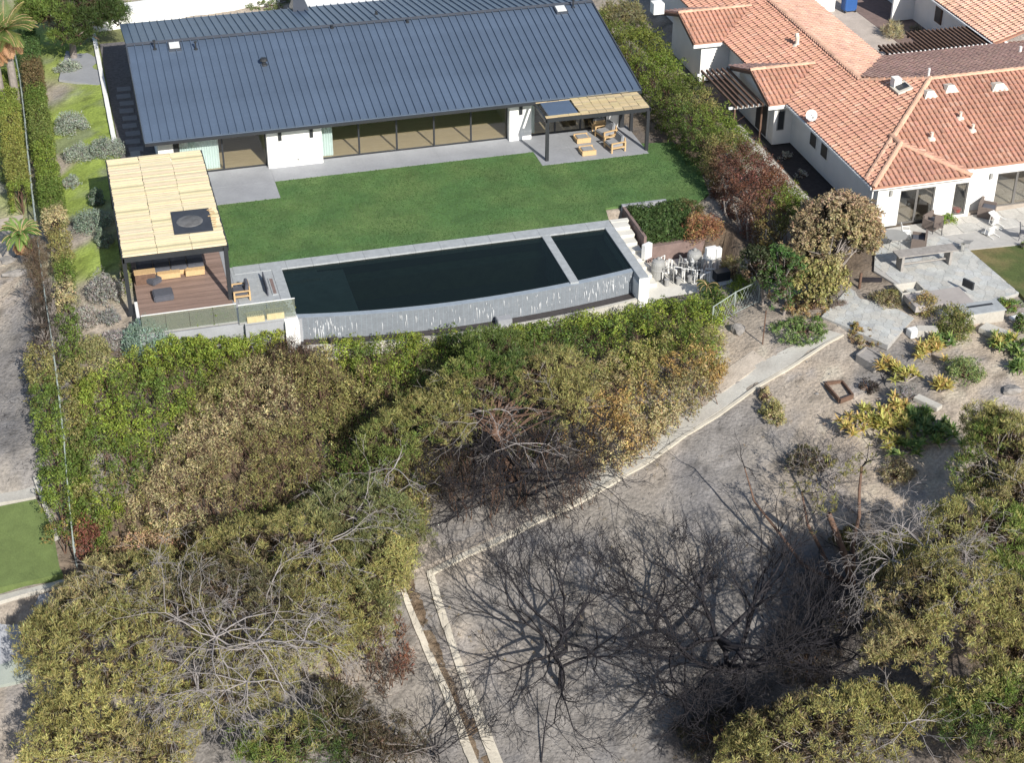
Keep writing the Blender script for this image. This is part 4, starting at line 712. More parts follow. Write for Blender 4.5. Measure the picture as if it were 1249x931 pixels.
# side yard
tag(MB().prism([(37.0, 83.5), (38.6, 83.5), (38.8, 92), (36.8, 92)], -.2, -.1).build('side_patio', M_brick, None), kind='structure')
tag(MB().prism([(38.25, 72.5), (39.98, 72.5), (39.98, 83.6), (38.5, 83.6)], -.2, -.1).build('side_bed', mat('shade_tinted_bed', (.05, .043, .042), .95, .3, 5, .02, 30), None), kind='structure')  # bed colour darkened to carry the shadow of the villa wall
kp = thing('side_path', 'pale concrete slab path along the shaded wall of the tiled house', 'path', (37.9, 80, -.1)); kp['kind'] = 'structure'
del kp['category']
for i in range(9): MB().prism([(37.35, 72.6+i*1.6), (38.2, 72.6+i*1.6), (38.25, 74.17+i*1.6), (37.4, 74.17+i*1.6)], -.25, -.06).build('path_slab', M_concl, kp)
# courtyard
tag(MB().prism([(47.2, 87.9), (53.6, 87.9), (52.9, 112), (47.2, 112)], -.2, -.08).build('courtyard', M_paver, None), 'tan paved courtyard behind the tiled roofs', kind='structure')
tag(MB().prism([(53.62, 87.9), (56.4, 87.9), (56.4, 112), (52.92, 112)], -.2, -.075).build('courtyard_border', M_brick, None), 'dark brick coloured band beside the far tiled house', kind='structure')  # darker brown strip next to the tan pavers
h2 = thing('guest_house', 'second white house with orange tiled roof in the far right corner', 'house', (60, 97, 0))
Bx('wall', M_stucco, h2, 56.2, 56.4, 88.4, 112, 0, 2.8); Bx('wall', M_stucco, h2, 54.6, 56.19, 100.2, 100.4, 0, 2.6)
pts = [(55.6, 88.5, 2.7), (61.5, 88.5, 4.6), (61.5, 114, 4.6), (55.6, 114, 2.7)]; m = MB(); m.slab(pts, .1); f = m.build('roof_slope', M_pan, h2); tiles('clay_tiles', pts, (-1, 0), f, base=(.62, .38, .28)); Bx('gutter', M_white, f, 55.45, 55.58, 88.5, 112, 2.55, 2.68)
for (y0, y1, z0, z1) in ((96.3, 97.2, 1., 2.1), (91.5, 92.6, 1.1, 2.0), (100.6, 101.8, 0, 2.1)):
    fr = MB().box(56.12, 56.2, y0, y1, z0, z1).build('window', M_brownw, h2); Bx('pane', M_black, fr, 56.1, 56.12, y0+.1, y1-.1, z0+.1, z1-.1)
t = thing('courtyard_pergola', 'row of dark rafters with pale tips behind the shaded tiled slope', 'pergola', (52, 90, 0))
for i in range(26):
    x = 48.6+i*.30; Bx('rafter', M_brownw, t, x-.05, x+.05, 88.9, 90.4+(1.6 if i > 8 else 0), 2.5, 2.64); Bx('rafter_tip', M_plast, t, x-.05, x+.05, 88.82, 88.9, 2.5, 2.64)
for y in (90.0, 91.6): Bx('beam', M_brownw, t, 48.5 if y < 91 else 51.2, 56.2, y, y+.1, 2.35, 2.49)
for x in (49, 52.4, 56): Bx('post', M_brownw, t, x, x+.1, 90.0, 90.1, -.1, 2.35)
t = thing('garden_bench', 'dark bench against the white wall of the far tiled house', 'bench', (55.4, 94.8, 0)); Bx('seat', M_brownw, t, 54.9, 55.4, 93.9, 95.6, .4, .46); Bx('backrest', M_brownw, t, 55.4, 55.46, 93.9, 95.6, .46, .95)
for y in (94.0, 95.4): Bx('leg', M_brownw, t, 54.95, 55.03, y, y+.08, -.07, .4); Bx('leg', M_brownw, t, 55.35, 55.43, y, y+.08, -.07, .4)
p = P(1036, 2, .6); t = thing('blue_bin', 'blue bin standing in the far courtyard', 'bin', (p[0], p[1], -.08)); MB().box(p[0]-.45, p[0]+.45, p[1]-.35, p[1]+.35, .05, 1.0).build('body', M_blue, t, bevel=.03); MB().box(p[0]-.5, p[0]+.5, p[1]-.4, p[1]+.4, 1.0, 1.08).build('lid', M_blue, t)
for s in (-1, 1): MB().tube([(p[0]+s*.35, p[1]-.3, .06), (p[0]+s*.42, p[1]-.3, .06)], .12, 8).build('wheel', M_black, t)
p = P(1002, 3, .5); tag(MB().box(p[0]-1.2, p[0]+.9, p[1]-.3, p[1]+2, -.1, 1.1).build('white_block', M_white, None, org=(p[0], p[1], -.1)), 'low white block at the far edge of the courtyard', 'wall')
# ------------------------------------------------------------------ villa patio: flagstones one by one
def flags(name, poly, z, lab, size=.75, m=M_flag, th=.3, irregular=True, parentkind='structure', mort=None):
    c0 = np.mean([p[:2] for p in poly], 0)
    root = MB().prism([tuple(p[:2]) for p in poly], z-th, z-.02).build(name, mort or mat('mortar', (.40, .39, .37), .9, .1, 3), None, org=(c0[0], c0[1], z-th)); tag(root, lab, kind=parentkind)
    xs_ = [p[0] for p in poly]; ys_ = [p[1] for p in poly]; cnt = 0
    # voronoi-like cells by clipping a jittered grid
    x = min(xs_)-size; cells = []
    sites = []
    row = 0; y = min(ys_)
    while y < max(ys_)+size:
        xx = min(xs_)+(row % 2)*size*.6
        while xx < max(xs_)+size:
            j = .30 if irregular else .03; sites.append((xx+random.uniform(-j, j)*size, y+random.uniform(-j, j)*size*.8)); xx += size*(1.25 if irregular else 1)
        y += size*(.8 if irregular else 1); row += 1
    def clip(pl, a, b, c):      # keep a*x+b*y<=c
        out = []
        for i in range(len(pl)):
            p, q = pl[i], pl[(i+1) % len(pl)]; dp, dq = a*p[0]+b*p[1]-c, a*q[0]+b*q[1]-c
            if dp <= 0: out.append(p)
            if dp*dq < 0: t_ = dp/(dp-dq); out.append((p[0]+(q[0]-p[0])*t_, p[1]+(q[1]-p[1])*t_))
        return out
    pc = [tuple(p[:2]) for p in poly]; ar = sum(pc[i][0]*pc[(i+1) % len(pc)][1]-pc[(i+1) % len(pc)][0]*pc[i][1] for i in range(len(pc)))
    if ar < 0: pc = pc[::-1]
    for s in sites:
        pl = [(s[0]-2*size, s[1]-2*size), (s[0]+2*size, s[1]-2*size), (s[0]+2*size, s[1]+2*size), (s[0]-2*size, s[1]+2*size)]
        for q in sites:
            if q == s or abs(q[0]-s[0]) > 3*size or abs(q[1]-s[1]) > 3*size: continue
            a, b = q[0]-s[0], q[1]-s[1]; L_ = math.hypot(a, b); pl = clip(pl, a, b, (a*(q[0]+s[0])+b*(q[1]+s[1]))/2-(.014 if not irregular else .007)*L_)
            if len(pl) < 3: break
        for i in range(len(pc)):                     # clip to (convex-ish) outline
            if len(pl) < 3: break
            p, q = pc[i], pc[(i+1) % len(pc)]; a, b = q[1]-p[1], -(q[0]-p[0]); pl = clip(pl, a, b, a*p[0]+b*p[1])
        if len(pl) < 3 or polyarea(pl) < .02: continue
        m_ = MB(); m_.col = tuple(np.array(random.choice([(.43, .44, .425), (.45, .45, .425), (.42, .43, .425), (.465, .455, .42)] if irregular else [(.50, .48, .44), (.47, .46, .43)]))*random.uniform(.92, 1.08)); m_.prism(pl, z-.03, z+random.uniform(-.002, .003)); m_.build('flagstone', m, root, tint=True); cnt += 1
        if cnt > 296: break
    return root
M_flt = mat('flagstone_tinted', tint=True, rough=.8, var=.16, scale=1.6, bump=.006, bscale=14, fine=.12)
flags('flagstone_patio', [P(1068, 298), P(1150, 288), P(1180, 303), P(1243, 357), P(1214, 366), P(1150, 386), P(1118, 362), P(1066, 330)], .0, 'grey slate flagstone patio in front of the tiled house', .46, M_flt)
z_ = -.3; flags('flagstone_landing', [P(1040, 346, z_), P(1115, 388, z_), P(1083, 421, z_), P(1002, 386, z_)], z_, 'separate grey flagstone landing at the head of the concrete path', .40, M_flt)
flags('paved_terrace', [P(1066, 297), P(1076, 279), P(1249, 252), P(1300, 250), P(1300, 290), P(1249, 297), P(1180, 304), P(1150, 287)], -.012, 'pale square paving along the front of the tiled house', 1.15, M_flt, irregular=False)
tag(MB().prism([tuple(P(1183, 305)[:2]), tuple(P(1300, 293)[:2]), tuple(P(1300, 420)[:2]), tuple(P(1244, 357)[:2])], -.2, -.02).build('side_lawn', mat('dry_lawn', (.075, .10, .028), .95, .2, 1., .02, 20, col2=(.17, .14, .06), fine=.2), None), 'patchy green lawn right of the flagstone patio', kind='structure')
# ------------------------------------------------------------------ patio things
def fireplace():
    p = P(1192, 378, 0); t = thing('fire_feature', 'pale stone fire bench with a dark slot at the edge of the flagstone patio', 'fire pit', (p[0], p[1], -.4)); a = P(1165, 372, .35); b = P(1216, 366, .35)
    MB().obox(((a[0]+b[0])/2, (a[1]+b[1])/2-.5, -.05), (2.1, .95, .75), .0).build('base', M_concl, t); MB().obox(((a[0]+b[0])/2, (a[1]+b[1])/2-.5, .34), (2.2, 1.05, .05), .0).build('top', M_stone, t); MB().obox(((a[0]+b[0])/2, (a[1]+b[1])/2-.35, .37), (1.4, .16, .02), 0).build('burner_slot', M_black, t)
fireplace()
p = P(1165, 362, .3); tag(MB().obox((p[0]-.1, p[1], .15), (1.5, 1.7, .32), .0).obox((p[0]-1.6, p[1]+.2, .15), (1.5, 1.3, .32), 0).build('stone_platform', mat('pinkish_stone', (.36, .33, .31), .85, .1, 2), None, org=(p[0], p[1], 0)), 'low pinkish stone platform beside the fire bench', 'platform')
p = P(1180, 353, .2); tag(MB().obox((p[0], p[1], .5), (.12, .65, .4), .4).build('speaker_block', M_black, None, org=(p[0], p[1], .3)), 'small dark block standing on the low pinkish platform', 'box')
def bartable():
    p = P(1130, 318, 0); t = thing('patio_counter', 'long grey counter table with open metal legs on the flagstone patio', 'table', (p[0], p[1], 0)); a = P(1093, 309, .85); b = P(1160, 299, .85); cx_, cy_ = (a[0]+b[0])/2, (a[1]+b[1])/2
    MB().obox((cx_, cy_-.2, .86), (3.3, .75, .06), -.02).build('top', M_rust, t)
    for s in (-1, 1): MB().obox((cx_+s*1.35, cy_-.2, .42), (.14, .6, .83), -.02).build('leg', M_rust, t)
    MB().obox((cx_, cy_-.2, .25), (2.6, .06, .08)).build('stretcher', M_rust, t)
bartable()
def roundtable():
    p = P(1092, 287, .7); t = thing('round_table', 'round glass topped garden table by the white wall', 'table', (p[0], p[1], 0)); MB().lathe((p[0], p[1], .70), [(.62, 0), (.63, .03)], 20).build('top', M_grey, t)
    for k in range(4): a = k*1.57+.5; MB().tube([(p[0]+.45*math.cos(a), p[1]+.45*math.sin(a), 0), (p[0]+.3*math.cos(a), p[1]+.3*math.sin(a), .69)], .022, 5).build('leg', M_grey, t)
roundtable()
def chair(u, v, rz, lab, m=M_plast, tip=0, m2=None):
    p = P(u, v, 0); t = thing('garden_chair', lab, 'chair', (0, 0, 0)); m2 = m2 or m
    MB().obox((0, 0, .42), (.48, .48, .05)).build('seat', m, t, bevel=.015); MB().obox((0, .25, .68), (.46, .04, .46), 0, -.2).build('backrest', m, t, bevel=.015)
    for sx in (-1, 1):
        for sy in (-1, 1): MB().tube([(sx*.21, sy*.2, .4), (sx*.24, sy*.24, 0)], .02, 5).build('leg', m2, t)
        MB().tube([(sx*.25, -.2, .42), (sx*.25, -.2, .62), (sx*.25, .24, .64)], .018, 5).build('armrest', m2, t)
    t.location = (p[0], p[1], 0.01+(.24 if tip else 0)); t.rotation_euler = (tip, 0, rz); return t
chair(1104, 292, R(70), 'pale plastic chair pulled up at the round garden table'); chair(1221, 279, R(200), 'white chair lying toppled on the pale paving', tip=R(80)); chair(1216, 291, R(20), 'second white chair tipped over nearest the lawn', tip=R(-85)); chair(1143, 284, R(-30), 'brown metal garden chair by the potted plants', M_wicker, 0, M_black); chair(1248, 292, R(60), 'navy chair at the right edge on the pale paving', M_fab)
def wicker(u, v, rz, lab, s=1.):
    p = P(u, v, 0); t = thing('wicker_armchair', lab, 'armchair', (0, 0, 0), 'brown wicker armchairs on the villa patio'); Bx('seat', M_wicker, t, -.4, .4, -.4, .3, 0, .38); Bx('arm', M_wicker, t, -.5, -.4, -.4, .3, 0, .6); Bx('arm', M_wicker, t, .4, .5, -.4, .3, 0, .6); Bx('backrest', M_wicker, t, -.5, .5, .3, .42, 0, .82); MB().box(-.38, .38, -.38, .29, .38, .48).build('cushion', M_fab, t, bevel=.03); place(t, (p[0], p[1], 0.01), rz, s)
wicker(1203, 262, R(50), 'brown wicker armchair on the pale paving near the big glass doors'); wicker(1120, 300, R(-120), 'brown wicker armchair on the flagstones with its back to the long counter', .95); wicker(1137, 277, R(30), 'brown wicker armchair against the white wall beside the sliding door', .9)
t = chair(1165, 302, R(35), 'grey folding chair lying on the flagstones by the lawn corner', M_grey, R(85))
#@@VEG
# ================================================================== PATHS, KERBS, SMALL WALLS
def ribbon(name, La, Lb, m, th=.12, up=.03, lab=None, cat=None, kind=None, n=40, rag=0.):
    """strip of ground between two photo-traced edges, draped on the terrain"""
    def rs(L_):
        Q = np.array([G(*p) for p in L_]); d = np.r_[0, np.cumsum(np.linalg.norm(np.diff(Q[:, :2], axis=0), axis=1))]; t = np.linspace(0, d[-1], n); return np.stack([np.interp(t, d, Q[:, 0]), np.interp(t, d, Q[:, 1])], 1)
    a, b = rs(La), rs(Lb)
    if rag: a = a+rg.normal(0, rag, a.shape); b = b+rg.normal(0, rag*.4, b.shape)
    mid = (a+b)/2; zm = T(mid[:, 0], mid[:, 1])+up; org = (*mid[n//2], float(zm[n//2])); V = []; F = []
    for i in range(n): V += [(*a[i], zm[i]), (*b[i], zm[i]), (*a[i], zm[i]-th-.4), (*b[i], zm[i]-th-.4)]
    for i in range(n-1): k = 4*i; F += [(k, k+1, k+5, k+4), (k, k+4, k+6, k+2), (k+1, k+3, k+7, k+5)]
    F += [(0, 2, 3, 1)]
    o = link(name, rawmesh(name, np.array(V)-np.array(org), F, m), None, org)
    me = o.data
    import bmesh; b_ = bmesh.new(); b_.from_mesh(me); bmesh.ops.recalc_face_normals(b_, faces=b_.faces); b_.to_mesh(me); b_.free()
    if kind: o['kind'] = kind
    if lab: o['label'] = lab
    if cat: o['category'] = cat
    return o
M_path = mat('dusty_concrete', (.47, .455, .41), .95, .10, .8, .006, 12, col2=(.40, .375, .33), fine=.08)
ribbon('footpath', [(1012, 403), (957, 427), (913, 451), (841, 499), (800, 532), (750, 560), (700, 588)], [(1026, 409), (983, 434), (931, 465), (897, 489), (845, 524), (800, 554), (757, 584), (715, 601)], M_path, lab='pale concrete footpath running down the burnt slope', kind='structure', rag=.01)
ribbon('path_kerb', [(1027, 409), (984, 434.5), (932, 465.5), (898, 489.5), (846, 524.5), (800, 556), (740, 590), (650, 634.5), (580, 668.5), (523, 697)], [(1029.5, 410), (986, 436.5), (934, 468), (900, 492), (848, 527), (802, 559), (743, 595), (653, 641), (583, 675), (527, 703)], mat('kerb_concrete', (.52, .48, .40), .9, .15, 1.5), up=.09, lab='thin pale kerb along the lower edge of the footpath', cat='kerb', rag=.004)
MG = mat('gutter_wall', (.50, .46, .385), .95, .16, .9, .01, 12, fine=.1)
ribbon('gutter_kerb', [(483, 706), (505, 767), (540, 849), (571, 931), (580, 960)], [(488, 705), (513, 765), (551, 849), (583, 931), (592, 960)], MG, up=.08, lab='left pale concrete kerb of the leaf filled drain', cat='kerb', rag=.012)
ribbon('gutter_kerb', [(520, 699), (531, 740), (546, 785), (572, 860), (597, 931), (608, 960)], [(528, 697), (541, 740), (560, 799), (588, 870), (613, 931), (624, 960)], MG, up=.08, lab='right pale concrete kerb of the leaf filled drain', cat='kerb', rag=.012)
ribbon('drain', [(487, 705), (512, 766), (550, 850), (582, 931), (592, 960)], [(521, 699), (532, 740), (547, 785), (573, 860), (598, 931), (609, 960)], mat('drain_litter', (.12, .085, .055), .98, .35, 4, .05, 14, col2=(.22, .17, .12), fine=.3), up=.0, kind='structure', lab='drain full of brown leaf litter between two kerbs')
ribbon('dirt_path', [(492, 668), (560, 645), (640, 620), (690, 592), (712, 583)], [(505, 698), (570, 672), (650, 636), (700, 609), (718, 600)], mat('trodden_ash', (.33, .29, .25), .98, .2, 1.2, .03, 8, fine=.15), up=.012, kind='structure', lab='trodden dirt continuing the footpath', rag=.05)
ribbon('retaining_wall', [(-20, 592), (0, 590), (43, 585)], [(-20, 628), (0, 626), (45, 615)], M_concl, up=.12, th=.3, lab='broad pale concrete ledge above the small artificial lawn at the left edge', cat='wall')
ribbon('retaining_wall', [(41, 588), (55, 630), (68, 668)], [(47, 587), (61, 628), (74, 664)], M_concl, up=.3, th=.5, lab='slanting pale wall along the right side of the small artificial lawn', cat='wall')
t_ = MB(); tp_ = [G(*p) for p in ((-30, 632), (46, 617), (66, 655), (74, 700), (78, 708), (-30, 732))]; t_.slab([(p[0], p[1], p[2]+.36) for p in tp_], .6); tag(t_.build('turf', M_moss, None), 'small flat lawn of artificial grass at the left edge', kind='structure')
ribbon('retaining_wall', [(-20, 732), (0, 728), (40, 718), (78, 707)], [(-20, 742), (0, 738), (40, 727), (80, 716)], M_concl, up=.12, th=.8, lab='pale retaining wall below the small artificial lawn', cat='wall')
t_ = MB(); tp_ = [G(*p) for p in ((-30, 745), (60, 724), (95, 760), (70, 800), (-30, 835))]; t_.slab([(p[0], p[1], p[2]+.04) for p in tp_], .2); tag(t_.build('lower_terrace', M_conc, None), 'pale lower terrace in tree shade at the left edge', kind='structure')
t_ = MB(); tp_ = [G(*p) for p in ((-30, 812), (30, 800), (40, 830), (-30, 845))]; t_.slab([(p[0], p[1], p[2]+.10) for p in tp_], .2); tag(t_.build('pale_slab', mat('greenish_slab', (.28, .31, .28), .8, .1, 1), None, org=tuple(tp_[0])), 'greenish white slab at the left edge below the terrace', 'slab')
for i, (pp_, lab) in enumerate((([(0, 268), (28, 262), (30, 300), (10, 322), (0, 325)], 'a'), ([(870, 462), (918, 428), (935, 440), (880, 480)], 'b'))):
    q = [G(*p) for p in pp_]; MBx = MB().slab([(p[0], p[1], p[2]+.03) for p in q], .1); tag(MBx.build('bare_patch', mat('pale_dirt', (.46, .40, .33), .98, .18, 1.5, .02, 8, fine=.12), None), kind='structure')
# rubble in the burnt lot
def stonemesh(s, seed):
    r_ = np.random.default_rng(seed); import bmesh; b = bmesh.new(); bmesh.ops.create_icosphere(b, subdivisions=2, radius=1)
    for v in b.verts: k = 1+.25*math.sin(v.co.x*3+seed)+.18*math.sin(v.co.y*4+seed*2); v.co = Vector((v.co.x*s[0]*k, v.co.y*s[1]*k, v.co.z*s[2]*k))
    me = bpy.data.meshes.new('rock'); b.to_mesh(me); b.free(); me.materials.append(M_rock); return me
def rock(u, v, s, lab, seed=1, group=None):
    p = G(u, v); o = link('rock', stonemesh(s, seed), None, (p[0], p[1], p[2]+s[2]*.3)); return tag(o, lab, 'rock', group)
rock(902, 404, (.38, .32, .28), 'rounded grey boulder beside the wire fence above the footpath', 3)
rock(1233, 477, (.4, .36, .2), 'dark round stone fire ring on the tan soil at the right', 5)
rock(20, 335, (.9, .35, .18), 'pale flat rubble lying at the top of the burnt lot on the left', 7); rock(12, 318, (.5, .3, .15), 'smaller pale rubble beside the dead palm skirt', 9)
rock(900, 467, (.2, .1, .06), 'small brick sized block lying on the footpath', 2); rock(996, 481, (.1, .08, .06), 'tiny white stone on the bare soil left of the planter frame', 12)
pb = MB()
pr_ = [(u_, v_) for u_, v_ in zip(rg.uniform(0, 1249, 1800), rg.uniform(380, 931, 1800))]
for u_, v_ in pr_:
    p = G(u_, v_); s = random.choice([.012, .018, .025, .04])*random.uniform(.7, 1.2); pb.obox((p[0], p[1], p[2]+s*.4), (s*2, s*1.5, s), random.uniform(0, 3))
tag(pb.build('pebbles', M_rock, None), 'small stones scattered over the burnt slope', kind='stuff')
# yard objects
t = thing('timber_planter', 'empty dark timber planter frame lying on the bare soil', 'planter', tuple(G(1025, 482))); c_ = G(1025, 481)
for (a, b) in (((1006, 471), (1023, 494)), ((1024, 495), (1040, 486)), ((1040, 486), (1027, 467)), ((1027, 467), (1008, 470))):
    p, q = G(*a), G(*b); d = q-p; MB().obox(((p[0]+q[0])/2, (p[1]+q[1])/2, c_[2]+.13), (np.hypot(d[0], d[1]), .08, .24), math.atan2(d[1], d[0])).build('board', M_brownw, t)
t = thing('raised_bed', 'weathered grey raised bed box tilted beside the flagstone landing', 'planter', tuple(G(1060, 445))); c_ = G(1060, 445)
pts = [G(1044, 441), G(1066, 456), G(1077, 444), G(1056, 430)]
for i in range(4):
    p, q = pts[i], pts[(i+1) % 4]; d = q-p; MB().obox(((p[0]+q[0])/2, (p[1]+q[1])/2, c_[2]+.2), (np.hypot(d[0], d[1]), .07, .42), math.atan2(d[1], d[0])).build('board', M_rust, t)
MB().prism([tuple(p[:2]) for p in pts], c_[2], c_[2]+.34).build('lid', M_rust, t)
def blk(u, v, s, rz, lab, m=M_concl, nm='stone_block', cat='stone', dz=0):
    p = G(u, v); tag(MB().obox((p[0], p[1], p[2]+s[2]/2+dz), s, rz).build(nm, m, None, org=tuple(p), bevel=.02), lab, cat)
blk(1113, 410, (.5, .45, .4), .1, 'small white cube shaped block between the flagstone landing and the aloes', M_plast); blk(1130, 408, (1.0, .55, .35), -.3, 'pale rounded slab seat beside the small white cube')
blk(1213, 409, (.75, 1.4, .3), .55, 'white stone bench lying on the tan soil at the right', M_concl, 'stone_bench', 'bench'); blk(1131, 494, (.45, 1.3, .22), .5, 'narrow pale stone bench near the green aloes', M_concl, 'stone_bench', 'bench'); blk(1241, 388, (.9, .3, .12), .2, 'short white plank by the green plants at the right edge', M_plast, 'plank', 'plank')
blk(1048, 352, (.12, .12, .9), 0, 'burnt fence post above the flagstone landing', M_brownw, 'fence_post', 'post'); blk(1062, 344, (1.1, .12, .25), -.3, 'charred board between the flagstone patio and the landing', M_burnt, 'charred_board', 'board')
p = G(1108, 362); t = thing('storage_box', 'open grey stone box with a dark inside below the flagstone patio', 'box', tuple(p)); x, y, z = p
for b in ((x-.65, x-.57, y-.5, y+.5), (x+.57, x+.65, y-.5, y+.5), (x-.57, x+.57, y+.42, y+.5), (x-.57, x+.57, y-.5, y-.42)): Bx('side', M_concl, t, *b, z-.3, z+.55)
Bx('bottom', M_black, t, x-.57, x+.57, y-.42, y+.42, z, z+.1)
# wire fences
def wirefence(pts, h, lab, step=.22, m=M_mesh, every=2.4, r=.03):
    t = thing('wire_fence', lab, 'fence', tuple(pts[0])); mm = MB(); k = 0
    for (p, q) in zip(pts[:-1], pts[1:]):
        p = np.array(p); q = np.array(q); L_ = np.linalg.norm(q-p); n = max(1, round(L_/every))
        for i in range(n+1):
            if i == n and not np.allclose(q, pts[-1]): continue
            s = p+(q-p)*i/n; MB().tube([s-(0, 0, .2), s+(0, 0, h+.04)], r, 6).build('post', m, t)
        MB().tube([p+(0, 0, h), q+(0, 0, h)], r*.8, 5).build('rail', m, t); MB().tube([p+(0, 0, .08), q+(0, 0, .08)], r*.5, 4).build('rail', m, t)
        nn = int(L_/step)
        for i in range(nn+1):
            for sg in (1, -1):
                a = p+(q-p)*min(max(i/nn, 0), 1); b = p+(q-p)*min(max((i+sg*h/step*.5)/nn, 0), 1); mm.tube([a+(0, 0, .08), b+(0, 0, h)], .006, 3, False)
    o = mm.build('wire_mesh', m, t); o['kind'] = 'stuff'; return t
g3 = lambda u, v: G(u, v)
wirefence([g3(868, 402), g3(895, 384), g3(925, 369)], 1.3, 'short green grey wire fence on top of the hedge bank right of the pool')
tag(MB().tube([g3(930, 420)-(0, 0, .2), g3(930, 420)+(0.02, 0, 1.9)], .03, 6).build('fence_post', M_brownw, None, org=tuple(g3(930, 420))), 'lone dark rusty pole right of the short wire fence', 'post')
fl = [(20, 55), (27, 90), (33, 140), (37, 185), (42, 230), (49, 290), (57, 350), (66, 410), (74, 470), (82, 540), (88, 610), (94, 670)]
fpts = [G(u, v+22) for u, v in fl]
wirefence(fpts, 1.15, 'long wire fence with pale top rail between the two hedges on the left', .35, M_mesh, 2.4, .04)
# ================================================================== PLANTS
GREEN = (0.135,0.19,0.045); BRIGHT = (0.25,0.31,0.055); DGREEN = (0.075,0.12,0.035); BROWN = (0.36,0.31,0.155); TANL = (0.48,0.415,0.225); GOLD = (0.42,0.29,0.11); RUST = (0.22,0.1,0.065); OLIVE = (0.28,0.26,0.1); OLIVB = (0.36,0.335,0.125); BLACKB = (.03, .026, .024); GREYG = (0.34,0.38,0.31); BLUEG = (0.25,0.34,0.27); YEL = (.36, .32, .07); ASHB = (.10, .085, .075)
def pick(ctrl, x, y, jit=.9, p=3.5, seed=1):
    """colour of the plants at x,y blended from (u, v, rgb) controls placed on the terrain"""
    cc = np.array([G(u, v, .8)[:2] for u, v, c in ctrl]); k = np.array([c for u, v, c in ctrl]); wx = x+jit*fbm(x, y, .7, seed)+rg.normal(0, .35, len(x)); wy = y+jit*fbm(x, y, .7, seed+1)+rg.normal(0, .35, len(x))
    w_ = 1/((wx[:, None]-cc[None, :, 0])**2+(wy[:, None]-cc[None, :, 1])**2+.08)**p; return w_@k/w_.sum(1, keepdims=True)
def branches(tb, pts, n, root, r0=.05, bend=.5):
    """curved stems from a root to n of the given points"""
    idx = rg.choice(len(pts), min(n, len(pts)), replace=False); root = np.array(root, float)
    for i in idx:
        q = pts[i]; m_ = root+(q-root)*rg.uniform(.35, .6)+np.array([rg.normal(0, .25), rg.normal(0, .25), bend*rg.uniform(.3, 1)]); prev = root; k = 6
        for j in range(1, k+1):
            s = j/k; c_ = (1-s)**2*root+2*s*(1-s)*m_+s*s*q; tb.seg(prev, c_, r0*(1-(j-1)/k*.8), r0*(1-j/k*.8)); prev = c_
def brush(name, lab, px, h, ctrl, cat=None, kind=None, dens=9., r=.30, nper=40, L=.062, W=.025, gaps=.10, seed=3, under=True, mound=.35, mode='leaf', twigs=0, group=None, m=None, up=.4):
    poly = [tuple(G(u, v, h*.7)[:2]) for u, v in px]; n = int(polyarea(poly)*dens); q = polyrand(poly, n); x, y = q[:, 0], q[:, 1]; z0 = T(x, y); nz = fbm(x, y, .8, seed); n2 = fbm(x, y, 2.1, seed+5)
    # fall off towards the outline
    ed = np.full(n, 9.)
    for i in range(len(poly)):
        a = np.array(poly[i]); b = np.array(poly[(i+1) % len(poly)]); ab = b-a; tt = np.clip(((q-a)@ab)/(ab@ab), 0, 1); ed = np.minimum(ed, np.linalg.norm(q-(a+tt[:, None]*ab), axis=1))
    e = np.clip(ed/(h*.5), .3, 1)**.5; top = h*e*(1+mound*nz*.6+.18*n2); keep = (n2 > -1+2*0) & (rg.random(n) > gaps*(n2 < -.2)*2.2); x, y, z0, top, ed = x[keep], y[keep], z0[keep], top[keep], ed[keep]
    lv = Leaves(); col = pick(ctrl, x, y, seed=seed)*(1+.16*rg.normal(size=(len(x), 1))); cen = np.stack([x, y, z0+top-r*.5+rg.normal(0, .08, len(x))], 1); lv.clumps(cen, r*rg.uniform(.7, 1.25, len(x)), nper, L, W, col, .2, up, mode)
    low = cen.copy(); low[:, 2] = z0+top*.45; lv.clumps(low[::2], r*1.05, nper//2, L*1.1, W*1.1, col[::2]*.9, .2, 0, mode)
    s = ed < 1.0
    if s.sum() > 5: lo2 = cen[s].copy(); lo2[:, 2] = z0[s]+np.maximum(top[s]*.2, .1); lv.clumps(lo2, r*.9, nper//2, L, W, col[s], .2, .2, mode)
    org = (float(x.mean()), float(y.mean()), float(z0.mean())); tb = Tubes()
    nt = int(len(x)*.5)+twigs
    for i in rg.choice(len(x), min(nt, len(x)), replace=False):
        p = np.array([x[i]+rg.normal(0, .2), y[i]+rg.normal(0, .2), z0[i]-.05]); q_ = cen[i]+rg.normal(0, .1, 3); mm = (p+q_)/2+rg.normal(0, .1, 3); tb.seg(p, mm, .025, .016); tb.seg(mm, q_, .016, .008)
        if twigs and rg.random() < .8:
            for k in range(4): e_ = q_+rg.normal(0, .25, 3)+np.array([0, 0, .3]); tb.seg(mm+(q_-mm)*rg.random(), e_, .010, .004)
    if kind: root = lv.build(name, None, org, m); tag(root, lab, None, group, kind); st = tb.build('stems', M_brownw, root); st['kind'] = 'stuff'
    else:
        root = thing(name, lab, cat, org, group); lv.build('foliage', root, None, m); st = tb.build('stems', M_brownw, root); st['kind'] = 'stuff'
    return root
